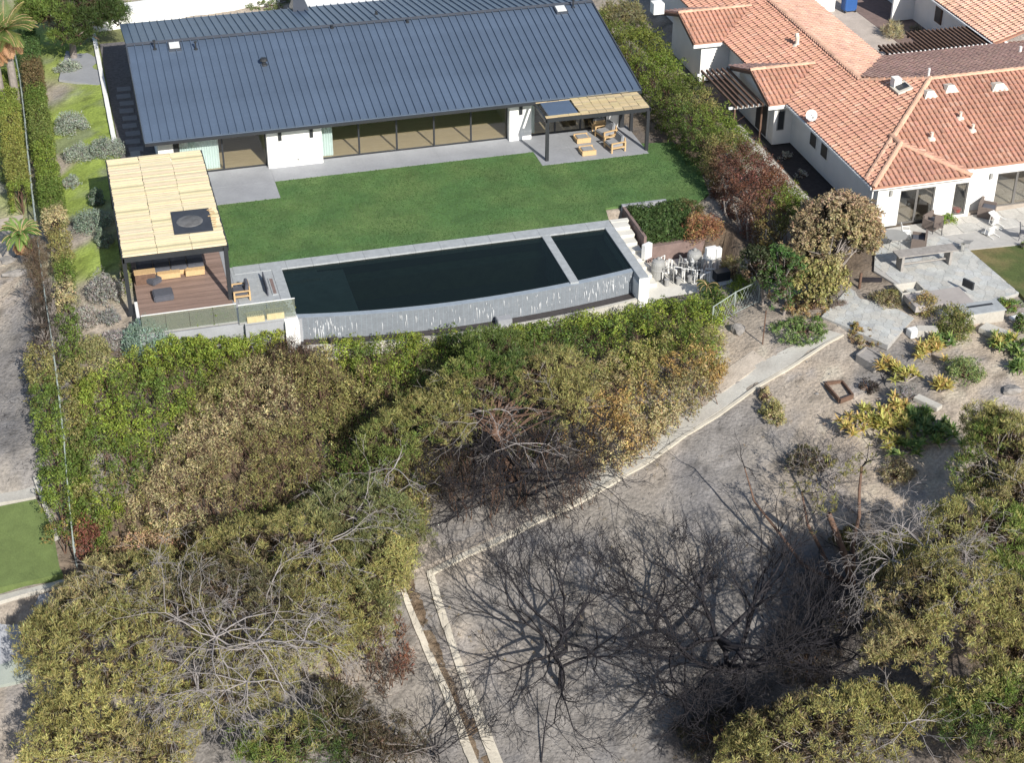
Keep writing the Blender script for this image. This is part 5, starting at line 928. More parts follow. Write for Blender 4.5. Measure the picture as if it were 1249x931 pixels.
def shrub(u, v, rx, ry, col, lab, name='shrub', cat='shrub', L=.06, W=.022, nper=26, dens=1., mode='leaf', h=None, z=None, group=None, stem=M_brownw, top=True, wob=.22, cols=None, m=None):
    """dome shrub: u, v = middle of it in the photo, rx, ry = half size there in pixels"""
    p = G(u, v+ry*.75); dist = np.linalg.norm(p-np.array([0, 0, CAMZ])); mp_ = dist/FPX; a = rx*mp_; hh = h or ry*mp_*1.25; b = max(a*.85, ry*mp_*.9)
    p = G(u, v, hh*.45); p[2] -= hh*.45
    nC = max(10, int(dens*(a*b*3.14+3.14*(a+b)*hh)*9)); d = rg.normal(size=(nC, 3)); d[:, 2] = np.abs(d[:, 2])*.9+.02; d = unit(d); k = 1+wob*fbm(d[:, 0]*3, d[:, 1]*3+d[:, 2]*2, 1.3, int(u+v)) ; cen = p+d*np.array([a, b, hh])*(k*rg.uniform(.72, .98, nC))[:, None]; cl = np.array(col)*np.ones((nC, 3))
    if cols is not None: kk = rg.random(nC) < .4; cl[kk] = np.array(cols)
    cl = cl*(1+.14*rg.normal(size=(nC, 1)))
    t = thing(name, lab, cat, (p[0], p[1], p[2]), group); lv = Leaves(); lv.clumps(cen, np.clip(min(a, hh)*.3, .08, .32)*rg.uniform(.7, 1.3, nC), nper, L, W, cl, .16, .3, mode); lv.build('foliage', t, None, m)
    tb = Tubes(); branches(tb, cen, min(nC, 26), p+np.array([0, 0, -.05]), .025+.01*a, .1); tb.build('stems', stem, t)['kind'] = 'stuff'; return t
# ---- the brush below the pool
H1 = [(100, 470, BRIGHT), (120, 560, GREEN), (150, 440, BRIGHT), (240, 415, BRIGHT), (180, 480, GREEN), (160, 520, BRIGHT), (130, 610, BRIGHT), (95, 640, GREEN), (300, 408, BRIGHT), (230, 450, BRIGHT), (280, 425, BRIGHT), (105, 450, TANL), (120, 430, BROWN), (170, 560, GREEN)]
brush('hedge', 'bright green hedge bank below the deck railing and round bluish shrub', [(88, 470), (112, 440), (160, 425), (200, 408), (345, 398), (370, 410), (300, 432), (250, 455), (215, 500), (185, 560), (150, 600), (120, 660), (96, 665), (86, 560)], 1.35, H1, cat='hedge', nper=44)
brush('hedge', 'green and yellow hedge along the ledge under the curved pool wall', [(355, 404), (420, 408), (520, 408), (600, 397), (650, 394), (720, 378), (790, 368), (850, 366), (895, 358), (900, 375), (870, 392), (790, 400), (700, 425), (640, 425), (560, 430), (480, 445), (430, 450), (370, 425)], 1.15,
      [(370, 410, BRIGHT), (430, 420, BRIGHT), (500, 415, BRIGHT), (505, 410, YEL), (560, 415, GREEN), (620, 405, BRIGHT), (640, 430, DGREEN), (700, 395, BRIGHT), (750, 380, BRIGHT), (800, 370, BRIGHT), (780, 400, DGREEN), (850, 370, GREEN), (880, 372, BRIGHT), (590, 425, GREEN), (480, 440, GREEN), (700, 420, DGREEN)], cat='hedge', nper=44)
brush('brush', 'dense brown and straw coloured dying brush in the middle of the slope', [(250, 462), (300, 436), (345, 425), (385, 430), (430, 455), (440, 500), (415, 560), (380, 600), (330, 620), (260, 640), (165, 650), (150, 612), (185, 565), (215, 505)], 1.5,
      [(260, 480, OLIVE), (330, 500, TANL), (300, 560, BROWN), (220, 570, TANL), (380, 480, OLIVE), (400, 540, OLIVE), (200, 620, TANL), (300, 610, OLIVE), (280, 530, TANL), (350, 560, OLIVE), (250, 600, BROWN), (420, 500, OLIVE)], kind='stuff', nper=46, L=.055, W=.019, r=.27, twigs=60, dens=10.)
brush('brush', 'orange brown dead leafed brush above the large pale branched pine', [(100, 700), (108, 672), (150, 645), (200, 632), (290, 628), (320, 645), (290, 675), (230, 690), (170, 720), (120, 735)], 1.5,
      [(150, 680, (.46,.31,.17)), (220, 650, TANL), (280, 640, BROWN), (180, 700, (.44,.31,.18)), (120, 690, OLIVE), (250, 670, (.44,.30,.17))], kind='stuff', nper=40, L=.07, W=.024)
brush('brush', 'mixed olive and brown scrub left of the half burnt pine', [(395, 480), (430, 445), (480, 432), (540, 432), (560, 455), (545, 500), (520, 540), (510, 590), (500, 640), (495, 690), (470, 700), (440, 660), (400, 640), (385, 600), (415, 560), (435, 510)], 1.7,
      [(430, 470, OLIVB), (470, 450, BRIGHT), (520, 450, GREEN), (450, 520, OLIVE), (490, 500, GREEN), (500, 540, DGREEN), (470, 570, OLIVE), (530, 480, OLIVE), (440, 600, GREEN), (490, 620, OLIVB), (480, 670, OLIVB), (455, 550, GREEN), (500, 590, BROWN)], kind='stuff', nper=40, twigs=60)
brush('brush', 'golden brown scorched brush between the burnt pine and the footpath', [(700, 455), (740, 430), (800, 405), (870, 395), (892, 400), (885, 440), (872, 470), (840, 500), (800, 530), (755, 560), (725, 560), (700, 520)], 1.3,
      [(720, 460, OLIVE), (780, 420, OLIVB), (850, 410, OLIVE), (870, 400, OLIVB), (860, 450, GOLD), (820, 460, GOLD), (780, 490, GOLD), (740, 530, GOLD), (730, 550, TANL), (760, 460, BROWN), (800, 510, TANL), (840, 420, GREEN), (830, 480, BROWN)], kind='stuff', nper=40, gaps=.2)
brush('brush', 'dead grey brown leaf litter and scrub beside the leaf filled drain', [(400, 800), (430, 745), (470, 715), (490, 735), (505, 790), (492, 830), (450, 845), (410, 850)], 1.0,
      [(450, 760, BROWN), (480, 780, RUST), (430, 800, (.12, .08, .05)), (480, 740, TANL), (460, 830, ASHB)], kind='stuff', nper=24, gaps=.5, L=.08, W=.02, mode='blade', twigs=200)
brush('burnt_shrub', 'blackened round shrub surrounded by brown brush below the pool', [(305, 425), (330, 412), (375, 416), (395, 435), (390, 462), (365, 460), (330, 450)], 1.7, [(350, 430, BLACKB), (380, 440, BLACKB), (330, 430, (.05, .04, .03)), (365, 455, (.10, .07, .05))], cat='shrub', nper=50, L=.13, W=.010, mode='blade', r=.4, dens=7, twigs=100)
brush('hedge', 'dark shaded ivy bank under the wire fence right of the pool filters', [(800, 366), (850, 360), (890, 345), (905, 330), (925, 345), (900, 360), (860, 376), (800, 378)], .55, [(830, 358, GREEN), (880, 350, DGREEN), (910, 340, BRIGHT), (850, 365, BRIGHT)], cat='hedge')
brush('dry_grass', 'dry grass and twigs on the bank below the golden scorched brush', [(800, 515), (850, 480), (890, 445), (870, 470), (830, 510), (780, 550)], .3, [(850, 480, TANL), (800, 530, TANL)], kind='stuff', nper=20, mode='blade', L=.12, W=.008, dens=4)
brush('undergrowth', 'low mixed green undergrowth filling the slope between the hedges and brush', [(100, 470), (200, 420), (360, 405), (600, 400), (720, 380), (880, 370), (885, 430), (860, 480), (760, 550), (700, 540), (540, 560), (505, 690), (440, 700), (300, 690), (110, 700)], 1.0,
      [(150, 500, BRIGHT), (250, 440, GREEN), (200, 600, OLIVE), (300, 560, OLIVE), (350, 640, GREEN), (450, 560, GREEN), (500, 620, OLIVB), (560, 460, BRIGHT), (600, 430, GREEN), (640, 480, DGREEN), (700, 420, GREEN), (760, 400, BRIGHT), (850, 390, BRIGHT), (800, 470, OLIVB), (750, 520, GOLD), (420, 450, OLIVB), (480, 450, BRIGHT), (560, 520, OLIVE)], kind='stuff', dens=4.2, nper=28, mound=.5, gaps=.05)
# ---- conifers
def Esp(u, v, z, rx, ry, k=1.2):
    """ellipsoid whose middle shows at u, v when its centre is at height z"""
    c_ = P(u, v, z); mp_ = np.linalg.norm(c_-np.array([0, 0, CAMZ]))/FPX; c3 = ry*mp_/1.1; return (c_, np.array([rx*mp_, c3*k, c3]))
def crown(es, dens, jit=.16, seed=1, puff=.62):
    """leaf clump centres gathered into puffs that sit on the crown's outline, so that light and shade break it up"""
    out = []; nr = []
    for i, (c_, r_) in enumerate(es):
        area = 2*math.pi*((r_[0]*r_[1])**1.6/3+(r_[0]*r_[2])**1.6/3+(r_[1]*r_[2])**1.6/3)**(1/1.6)*1.3; K = max(5, int(area*1.35/puff**1.6)); m_ = max(5, int(area*dens/K*.95)); d = rg.normal(size=(K, 3)); d[:, 2] = np.abs(d[:, 2])-.30*rg.random(K); d = unit(d)
        k = .86+.12*fbm(d[:, 0]*3+i, d[:, 1]*3+d[:, 2]*2, 1.6, seed+i)+rg.normal(0, .05, K); pc = c_+d*(r_-puff*.35)*k[:, None]; pr = puff*rg.uniform(.6, 1.25, K)
        e = rg.normal(size=(K, m_, 3)); e = e+d[:, None]*.8; e[..., 2] += .55; e = unit(e); p = (pc[:, None]+e*pr[:, None, None]*rg.uniform(.75, 1.02, (K, m_, 1))*np.array([1, 1, .85])).reshape(-1, 3); dd = np.repeat(d, m_, 0); ok = np.ones(len(p), bool)
        for j, (c2, r2) in enumerate(es):
            if j != i: ok &= (((p-c2)/r2)**2).sum(1) > .62
        out.append(p[ok]); nr.append(dd[ok])
    return np.concatenate(out), np.concatenate(nr)
def pine(lab, base, es, cols, dens=9., r=.24, nper=32, L=.092, W=.0135, trunk=.28, barky=M_bark, limbs=70, dead=(), name='pine_tree', hole=None, deadm=None, deadr=.03, deadn=9, deadL=2.2, depth=3, jit=.16, mode='blade', holek=.93, gap=.0):
    p0 = G(*base); t = thing(name, lab, 'tree', tuple(p0)); q, nn = crown(es, dens, jit, int(base[0]) % 97)
    nz = fbm(q[:, 0], q[:, 1]+q[:, 2], 1.3, 21)
    keep = nz > -1+gap
    if hole is not None:
        for (hu, hv, hz, hr) in hole: hc = P(hu, hv, hz); keep &= ~((np.linalg.norm(q-hc, axis=1) < hr*(1+.25*nz)) & (rg.random(len(q)) < holek))
    q, nn, nz = q[keep], nn[keep], nz[keep]
    cc = np.array([P(u, v, es[0][0][2]+1.0) for u, v, c in cols]); ck = np.array([c for u, v, c in cols]); wj = q+rg.normal(0, .5, q.shape); w_ = 1/(((wj[:, None, :2]-cc[None, :, :2])**2).sum(-1)+.2)**3; col = (w_@ck)/w_.sum(1, keepdims=True); col = col*(1+.18*rg.normal(size=(len(q), 1))+.14*nz[:, None])
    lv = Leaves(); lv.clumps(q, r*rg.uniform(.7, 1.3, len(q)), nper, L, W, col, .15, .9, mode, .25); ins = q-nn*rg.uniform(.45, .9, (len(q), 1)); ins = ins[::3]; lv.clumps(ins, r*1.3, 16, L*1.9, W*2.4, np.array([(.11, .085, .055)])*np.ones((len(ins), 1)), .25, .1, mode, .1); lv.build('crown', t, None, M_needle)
    tb = Tubes(); top = np.mean([e[0] for e in es], 0); mid = (p0+top)/2+np.array([rg.normal(0, .3), rg.normal(0, .3), 0]); tb2 = Tubes(); pr = p0-np.array([0, 0, .3])
    for j in range(1, 9):
        s = j/8; c_ = (1-s)**2*p0+2*s*(1-s)*mid+s*s*top; tb2.seg(pr, c_, trunk*(1-.5*(s-.125)), trunk*(1-.5*s)); pr = c_
    tb2.build('trunk', barky, t, None, 8)
    for a in range(limbs):
        i = rg.integers(len(q)); s = rg.uniform(.45, 1)
        if np.hypot(*(q[i]-top)[:2]) > 4.2: continue
        rt = (1-s)**2*p0+2*s*(1-s)*mid+s*s*top; branches(tb, q[i:i+1], 1, rt, .06, .3)
    tb.build('limbs', barky, t)
    if dead:
        td = Tubes()
        for (u, v, z, n, Ld, ang) in dead:
            n = max(5, int(n*.8)); Ld *= .85
            c_ = Vector(P(u, v, z))
            for k in range(n):
                a = 2*math.pi*k/n+random.uniform(-.3, .3) if ang is None else random.uniform(*ang); d = Vector((math.cos(a), math.sin(a), random.uniform(.0, .35))); grow(td, c_+Vector((0, 0, -.5)), d, Ld*random.uniform(.6, 1.1), deadr, depth, 2, .55, .70, .22, -.06, 3, None, .0055, None, .38)
        td.build('dead_branches', deadm or M_bleach, t, None, 3)
    return t
pine('huge spreading olive pine with a bare grey branched middle at the lower left', (250, 850),
     [Esp(245, 790, -2.6, 200, 100, 1.25), Esp(120, 790, -3.4, 98, 82), Esp(340, 700, -2.4, 125, 80), Esp(430, 650, -2.2, 80, 62), Esp(200, 850, -4.2, 165, 55), Esp(160, 725, -3.0, 90, 50), Esp(420, 760, -3.4, 65, 60)],
     [(60, 760, OLIVE), (100, 720, BROWN), (150, 780, OLIVE), (100, 850, OLIVB), (200, 860, OLIVB), (300, 850, OLIVB), (400, 820, OLIVB), (430, 770, OLIVE), (300, 760, (.13, .12, .07)), (250, 740, (.14, .12, .075)), (200, 700, OLIVE), (330, 660, OLIVE), (420, 640, (.19, .20, .09)), (460, 620, (.17, .19, .08)), (380, 700, OLIVE), (460, 680, (.18, .19, .08)), (300, 800, OLIVE), (180, 740, BROWN)],
     dens=11.5, hole=[(285, 760, .5, 1.5), (330, 745, .6, 1.0), (230, 745, .3, .7)], dead=[(262, 765, .55, 13, 2.5, None), (310, 772, .5, 12, 2.4, None), (215, 742, .2, 9, 1.8, None), (330, 700, .1, 9, 1.9, None), (400, 650, -.3, 9, 1.6, None), (430, 620, -.4, 8, 1.5, None), (300, 820, -.1, 9, 1.6, None), (160, 690, -1.2, 7, 1.2, None), (130, 745, -1.1, 7, 1.1, None), (150, 800, -1.3, 6, 1.1, None), (240, 830, -.6, 8, 1.3, None), (370, 770, -.3, 8, 1.6, None), (460, 600, -.6, 7, 1.4, None)], depth=4, deadr=.035)
pine('dense green lower pine touching the drain, right of the huge pale branched pine', (460, 745), [Esp(460, 690, -2.6, 48, 62), Esp(485, 650, -2.4, 32, 40)], [(440, 660, (.18, .19, .08)), (480, 700, OLIVB), (460, 740, OLIVE), (490, 640, (.19, .20, .08)), (430, 720, (.12, .14, .06))], dens=10, limbs=20, trunk=.15)
pine('bottom edge pine with dark gaps below the huge grey branched pine', (330, 945), [Esp(350, 915, -4.0, 60, 40), Esp(460, 915, -4.6, 60, 38), Esp(410, 875, -4.3, 42, 30)], [(90, 900, OLIVB), (350, 890, OLIVE), (400, 900, DGREEN), (440, 880, (.10, .08, .05)), (470, 920, ASHB), (300, 920, GREEN)], dens=9.5, gap=.2, limbs=60, trunk=.2, dead=[(430, 870, -3.4, 8, 1.5, None), (480, 905, -3.8, 8, 1.4, None), (150, 900, -3.5, 6, 1.2, None)], deadm=M_bark)
pine('olive pine with its crown cut by the bottom left edge', (110, 950), [Esp(100, 915, -4.2, 75, 35), Esp(190, 925, -4.4, 50, 28)], [(60, 900, OLIVB), (120, 900, OLIVB), (190, 920, OLIVE), (150, 905, BROWN)], dens=9.5, gap=.2, trunk=.2, limbs=40)
pine('half burnt pine with charred lower branches in the middle of the photo', (625, 585), [Esp(585, 475, .7, 62, 42), Esp(660, 460, .7, 62, 34), Esp(530, 520, -.1, 48, 48), Esp(690, 490, .3, 42, 36), Esp(605, 430, .8, 42, 26), Esp(480, 545, -.8, 42, 40)],
     [(540, 470, OLIVE), (585, 450, GREEN), (575, 500, OLIVE), (620, 440, DGREEN), (660, 450, OLIVE), (700, 460, OLIVE), (690, 500, BROWN), (520, 530, GREEN), (540, 560, BROWN), (560, 540, (.12, .09, .05)), (640, 490, (.11, .08, .055)), (480, 550, GREEN), (710, 480, OLIVB)], dens=10, gap=.2, limbs=60, hole=[(610, 500, 1.2, 1.1), (650, 510, .8, 1.2)], holek=.97,
     dead=[(590, 490, 1.0, 8, 1.8, None), (630, 530, .0, 7, 1.9, None), (570, 460, 1.4, 6, 1.2, None), (690, 470, 1.1, 8, 1.3, None), (480, 560, .0, 7, 1.4, None)], trunk=.2, depth=3, barky=M_brownw)
pine('large olive pine with grey bare boughs at the lower right', (1130, 830), [Esp(1150, 740, .2, 92, 75), Esp(1195, 670, .6, 70, 60), Esp(1110, 790, -.6, 60, 45), Esp(1225, 745, .0, 50, 60), Esp(1100, 700, -.2, 45, 45)],
     [(1100, 720, (.13, .11, .05)), (1150, 700, OLIVE), (1200, 650, OLIVB), (1230, 640, GREEN), (1180, 760, OLIVB), (1210, 790, OLIVB), (1130, 800, OLIVE), (1080, 740, BROWN), (1230, 720, OLIVE), (1240, 690, GREEN)], dens=10, gap=.32, hole=[(1085, 655, 2.2, 1.2), (1120, 650, 2.0, .9), (1110, 740, 1.2, .6)], dead=[(1090, 672, 1.9, 13, 1.9, None), (1130, 655, 2.2, 10, 1.6, None), (1100, 640, 2.0, 8, 1.4, None), (1170, 700, 2.2, 7, 1.4, None), (1130, 700, 1.6, 8, 1.5, None)], depth=4, trunk=.3)
pine('olive pine cut by the bottom edge right of the centre', (1010, 960), [Esp(1010, 905, -2.6, 130, 55, 1.3), Esp(1075, 880, -2.5, 62, 40), Esp(940, 915, -3.2, 65, 42)], [(920, 900, OLIVE), (980, 890, OLIVB), (1050, 870, OLIVB), (1100, 900, OLIVE), (1020, 910, OLIVE), (960, 870, (.12, .10, .06))], dens=10.5, gap=.1, trunk=.25)
pine('dark gapped pine filling the bottom right corner', (1215, 900), [Esp(1225, 860, -1.5, 55, 50), Esp(1180, 880, -2.1, 40, 45), Esp(1235, 800, -1.0, 40, 40), Esp(1240, 920, -2.0, 60, 45)], [(1200, 830, OLIVB), (1240, 860, GREEN), (1180, 880, DGREEN), (1230, 910, OLIVE), (1220, 790, OLIVE)], dens=9, gap=.42, trunk=.22, dead=[(1110, 870, -1.0, 7, 1.6, None), (1185, 840, -.4, 6, 1.2, None)])
pine('upright pine at the right edge above the large olive one', (1215, 640), [Esp(1225, 560, .9, 42, 58), Esp(1205, 530, .9, 30, 32), Esp(1240, 620, .4, 35, 40), Esp(1190, 590, .2, 24, 30)], [(1200, 510, OLIVB), (1240, 520, OLIVE), (1220, 560, OLIVE), (1230, 600, BROWN), (1200, 600, (.13, .10, .06)), (1190, 540, GREEN)], dens=10, gap=.2, trunk=.2, dead=[(1235, 570, 1.8, 8, 1.3, None), (1245, 600, 1.4, 6, 1.2, None)])
pine('dark green pine in the top left corner behind the white kerb', (90, 70), [Esp(85, 12, 3.4, 58, 38), Esp(122, 24, 2.6, 34, 28), Esp(58, 14, 2.8, 34, 32), Esp(95, 42, 2.0, 36, 20)], [(60, 10, GREEN), (90, 20, (.055, .085, .03)), (120, 30, (.06, .095, .03)), (100, 5, (.06, .09, .03)), (50, 30, GREEN)], dens=11, L=.13, W=.018, r=.34, trunk=.25, gap=.15)
# ---- burnt trees
def burnt(u, v, H, lab, kids=3, depth=5, n0=6, L0=None, spread=.5, seed=1, lean=(0, 0), m=M_burnt, rt=.15, low=.25, lift=.05, name='burnt_tree'):
    random.seed(seed); p = Vector(G(u, v)); t = thing(name, lab, 'tree', tuple(p)); tb = Tubes(); tr = Tubes(); L0 = L0 or H*.42; q = p-Vector((0, 0, .3)); n = 8; pts = []
    for i in range(n):
        e = p+Vector((lean[0]*(i+1)/n, lean[1]*(i+1)/n, H*.5*(i+1)/n))+rv()*.05*min(i, 3); tr.seg(q, e, rt*(1-.09*i), rt*(1-.09*(i+1))); pts.append(e); q = e
    tr.build('trunk', m, t, None, 7)
    for k in range(n0):
        s = low+(1-low)*k/(n0-1); b = pts[min(n-1, int(s*n))]; a = 2.4*k+random.uniform(-.4, .4); d = Vector((math.cos(a), math.sin(a), random.uniform(.15, .75))); grow(tb, b, d, L0*random.uniform(.85, 1.2)*(1.05-.3*s), rt*.62, depth, kids, spread, .70, .20, lift, 3, None, .0085, None, .46)
    tb.build('branches', m, t, None, 3); return t
burnt(684, 838, 5.6, 'charred leafless tree with dense curling twigs left of centre bottom', depth=4, n0=10, seed=11, spread=.55, rt=.13, L0=2.3)
burnt(905, 852, 6.2, 'tallest charred leafless tree with long straight boughs, right of centre bottom', depth=4, n0=11, seed=5, spread=.42, rt=.2, L0=2.7, lean=(-.9, .4))
burnt(985, 842, 4.6, 'charred bushy tree between the tallest burnt tree and the olive pine', depth=4, n0=8, seed=8, spread=.6, rt=.12, L0=1.8, lean=(.2, .3))
burnt(835, 880, 3.4, 'low charred shrub tree in the shade at the foot of the tallest burnt tree', depth=4, n0=6, seed=9, spread=.65, rt=.08, L0=1.7)
burnt(800, 770, 3.4, 'thin charred tree between the two large burnt trees', depth=4, n0=6, seed=15, spread=.5, rt=.08, L0=1.6)
burnt(640, 612, 3.2, 'charred lower boughs sweeping over the dirt below the half burnt pine', depth=4, n0=12, seed=21, spread=.6, rt=.1, L0=2.5, low=.1, lift=-.03)
burnt(575, 600, 2.6, 'charred brush left of the sweeping charred boughs', depth=4, n0=8, seed=22, spread=.7, rt=.07, L0=1.5, low=.1)
burnt(1010, 600, 2.0, 'scorched shrub with thin twigs above the dead red trunk', depth=3, n0=9, seed=23, spread=.7, rt=.05, L0=1.3, m=M_bark)
burnt(530, 930, 1.8, 'bare dark twiggy shrub at the bottom edge left of the drain', depth=3, n0=9, seed=25, spread=.6, rt=.05, L0=1.3)
burnt(58, 415, 1.3, 'bare grey thicket burnt against the left fence, upper end', depth=3, n0=9, seed=31, spread=.4, rt=.03, L0=.65, m=M_bark, lift=.1, name='burnt_hedge'); burnt(50, 375, 1.3, 'bare grey thicket burnt against the left fence near the dead palm', depth=3, n0=9, seed=32, spread=.4, rt=.03, L0=.65, m=M_bark, lift=.1, name='burnt_hedge'); burnt(62, 450, 1.3, 'bare grey thicket burnt against the left fence, lower end', depth=3, n0=9, seed=33, spread=.4, rt=.03, L0=.65, m=M_bark, lift=.1, name='burnt_hedge')
# dead tree with broken reddish trunks
random.seed(41); p = Vector(G(1040, 722)); t = thing('dead_tree', 'dead forked tree with broken reddish brown trunks and one limb shaped along their cast shadow', 'tree', tuple(p)); tr = Tubes(); tw = Tubes()
def limb(px, zs, r0, r1, tb):
    pts = [Vector(P(u, v, z)) for (u, v), z in zip(px, zs)]
    for i in range(len(pts)-1): tb.seg(pts[i], pts[i+1], r0+(r1-r0)*i/(len(pts)-1), r0+(r1-r0)*(i+1)/(len(pts)-1))
    return pts
z0 = p.z
a = limb([(1040, 722), (1036, 700), (1028, 672), (1018, 645), (1011, 628)], [z0-.2, z0+.7, z0+1.7, z0+2.6, z0+3.2], .17, .12, tr); b = limb([(1040, 722), (1041, 690), (1040, 665), (1048, 630), (1048, 600), (1051, 570)], [z0, z0+.9, z0+1.7, z0+2.6, z0+3.4, z0+4.2], .12, .05, tr)
c = limb([(1036, 712), (1015, 700), (1000, 668), (985, 640), (978, 600)], [z0, z0+.8, z0+1.6, z0+2.4, z0+3.4], .12, .04, tr); d = limb([(1030, 715), (980, 690), (950, 650), (920, 612), (908, 570)], [z0, z0+.9, z0+1.5, z0+2.1, z0+3.3], .10, .025, tr)  # limb d is wood built along the line of a trunk's cast shadow
tr.build('trunks', M_brownw, t, None, 8)
for q in (a[-1], b[-1], c[-1], d[-1], b[3], c[2], c[3], d[2], d[1], a[2]): 
    for k in range(2): grow(tw, q, Vector((random.uniform(-1, 1), random.uniform(-1, 1), random.uniform(0, 1))), random.uniform(.7, 1.5), .028, 2, 2, .6, .7, .2, .02, 3, None, .006)
tw.build('twigs', M_burnt, t, None, 3)['kind'] = 'stuff'
lv = Leaves(); cen = np.array([tuple(b[-1]), tuple(a[-1]), tuple(c[-1]), (b[-1].x-.9, b[-1].y+.3, b[-1].z)]); cen = np.repeat(cen, 14, 0)+rg.normal(0, .42, (56, 3)); lv.clumps(cen, .16, 16, .09, .02, np.array(OLIVE)*.9*np.ones((56, 3)), .2, .5, 'blade'); lv.build('leaf_tufts', t)
# single burnt leaning stem
q = MB().tube([G(660, 931), G(664, 900)+(0, 0, .4), G(672, 865)+(0, 0, .9)], [.04, .03, .015], 5); tag(q.build('charred_stick', M_burnt, None, org=tuple(G(660, 931))), 'thin charred stick standing in the ash at the bottom', 'stick')
#@@VEG2

brush('burnt_brush', 'black charred scrub under the burnt boughs below the half burnt pine', [(520, 545), (560, 520), (620, 520), (690, 525), (735, 560), (725, 595), (690, 612), (620, 612), (560, 615), (525, 600)], 1.5, [(560, 560, (.07,.06,.055)), (600, 560, (.035,.03,.03)), (660, 560, (.03,.027,.027)), (700, 580, (.10,.08,.06)), (540, 590, (.09,.075,.06)), (640, 600, (.04,.035,.035)), (535, 550, BROWN)], kind='stuff', nper=34, mode='blade', L=.16, W=.008, dens=4.5, gaps=.6, r=.34, twigs=250)
brush('brush', 'olive scrub at the head of the leaf filled drain', [(470, 560), (525, 545), (530, 590), (510, 640), (500, 690), (488, 705), (470, 690), (465, 620)], 1.5, [(500, 570, OLIVE), (520, 580, BROWN), (500, 620, OLIVB), (490, 680, OLIVE), (510, 600, DGREEN)], kind='stuff', twigs=30)

# fallen twigs and charcoal bits on the ash
tb = Tubes(); gr = Leaves()
for i in range(1500):
    u_, v_ = (rg.uniform(480, 1249), rg.uniform(420, 931)) if i % 4 else (rg.uniform(0, 60), rg.uniform(320, 590)); p = G(u_, v_)+(0, 0, .015); a = rg.uniform(0, 6.28); l = rg.uniform(.05, .35); q = p+np.array([math.cos(a)*l, math.sin(a)*l, rg.uniform(0, .04)]); tb.seg(p, q, .008, .004)
tag(tb.build('fallen_twigs', M_burnt, None, None, 3), 'charred twigs and bits littering the burnt slope', kind='stuff')
n = 700; uv = np.stack([rg.uniform(480, 1249, n), rg.uniform(420, 931, n)], 1); q = np.array([G(a, b) for a, b in uv]); kk = fbm(q[:, 0], q[:, 1], .6, 77) > .05; q = q[kk]; gr.clumps(q+(0, 0, .03), .10, 12, .07, .006, np.array([(.34, .27, .16)])*np.ones((len(q), 1))*(1+.3*rg.normal(size=(len(q), 1))), .2, 1., 'blade'); tag(gr.build('dry_weeds'), 'dry weed tufts and leaf litter scattered over the burnt slope', kind='stuff')
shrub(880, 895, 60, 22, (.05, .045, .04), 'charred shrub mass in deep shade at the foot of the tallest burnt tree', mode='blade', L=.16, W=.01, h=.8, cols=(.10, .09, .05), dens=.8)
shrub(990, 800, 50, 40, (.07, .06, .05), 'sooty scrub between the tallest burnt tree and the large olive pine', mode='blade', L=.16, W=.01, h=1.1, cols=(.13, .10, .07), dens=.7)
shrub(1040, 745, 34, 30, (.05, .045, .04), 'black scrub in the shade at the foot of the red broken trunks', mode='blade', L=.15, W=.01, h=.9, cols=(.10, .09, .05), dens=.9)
# ---- hedges along the left fence
def hedgeline(name, lab, px, wdt, h, cols, dens=26, L=.055, W=.024, nper=26, seed=2, r=.2, cat='hedge', mode='leaf', stems=True, jit=.5, rag=.12):
    """clipped or ragged hedge following photo points traced along its foot"""
    pts = [G(*p) if p[0] > 0 and p[1] < 1200 and len(p) == 2 else np.array([p[0], p[1], TZ(p[0], p[1])]) for p in px]; C_ = []; 
    for a, b in zip(pts[:-1], pts[1:]):
        Ls = np.linalg.norm(b-a); n = int(Ls*dens*(wdt+h)); s = rg.random(n); side = rg.random(n); base = a+(b-a)*s[:, None]; dirv = (b-a)/Ls; nv = np.array([-dirv[1], dirv[0], 0])
        hh = h*(1+.18*fbm(base[:, 0], base[:, 1], 1.1, seed)); top = side < .45; off = np.where(top, rg.uniform(-.5, .5, n), np.sign(rg.random(n)-.5)*.5)*wdt; z = np.where(top, hh, rg.uniform(.05, 1, n)*hh)
        c_ = base+nv*off[:, None]; c_[:, 2] = T(c_[:, 0], c_[:, 1])+z; C_.append(c_+rg.normal(0, rag*.5, (n, 3)))
    cen = np.concatenate(C_); cen[:, 2] -= r*.4; col = pick(cols, cen[:, 0], cen[:, 1], jit, 3.5, seed)*(1+.15*rg.normal(size=(len(cen), 1))); o = cen.mean(0); t = thing(name, lab, cat, (float(o[0]), float(o[1]), float(TZ(o[0], o[1]))))
    lv = Leaves(); lv.clumps(cen, r*rg.uniform(.7, 1.3, len(cen)), nper, L, W, col, .2, .3, mode); lv.build('foliage', t)
    tb = Tubes()
    for a, b in zip(pts[:-1], pts[1:]):
        n = max(2, int(np.linalg.norm(b-a)/.4))
        for i in range(n):
            q = a+(b-a)*(i+rg.random())/n; 
            for k in range(3): e = q+np.array([rg.normal(0, wdt*.3), rg.normal(0, wdt*.3), h*rg.uniform(.6, .95)]); m_ = (q+e)/2+rg.normal(0, .08, 3); tb.seg(q-(0, 0, .1), m_, .03, .02); tb.seg(m_, e, .02, .008)
    tb.build('stems', M_brownw, t)['kind'] = 'stuff'; return t
LG = (.19, .25, .05)
hedgeline('hedge', 'tall clipped yellow green hedge outside the left fence', [(12, 112), (15, 150), (20, 200), (28, 262)], .95, 1.7, [(12, 130, (.22, .27, .06)), (20, 180, (.26, .27, .07)), (25, 220, (.24, .25, .07)), (30, 260, LG)], r=.2)
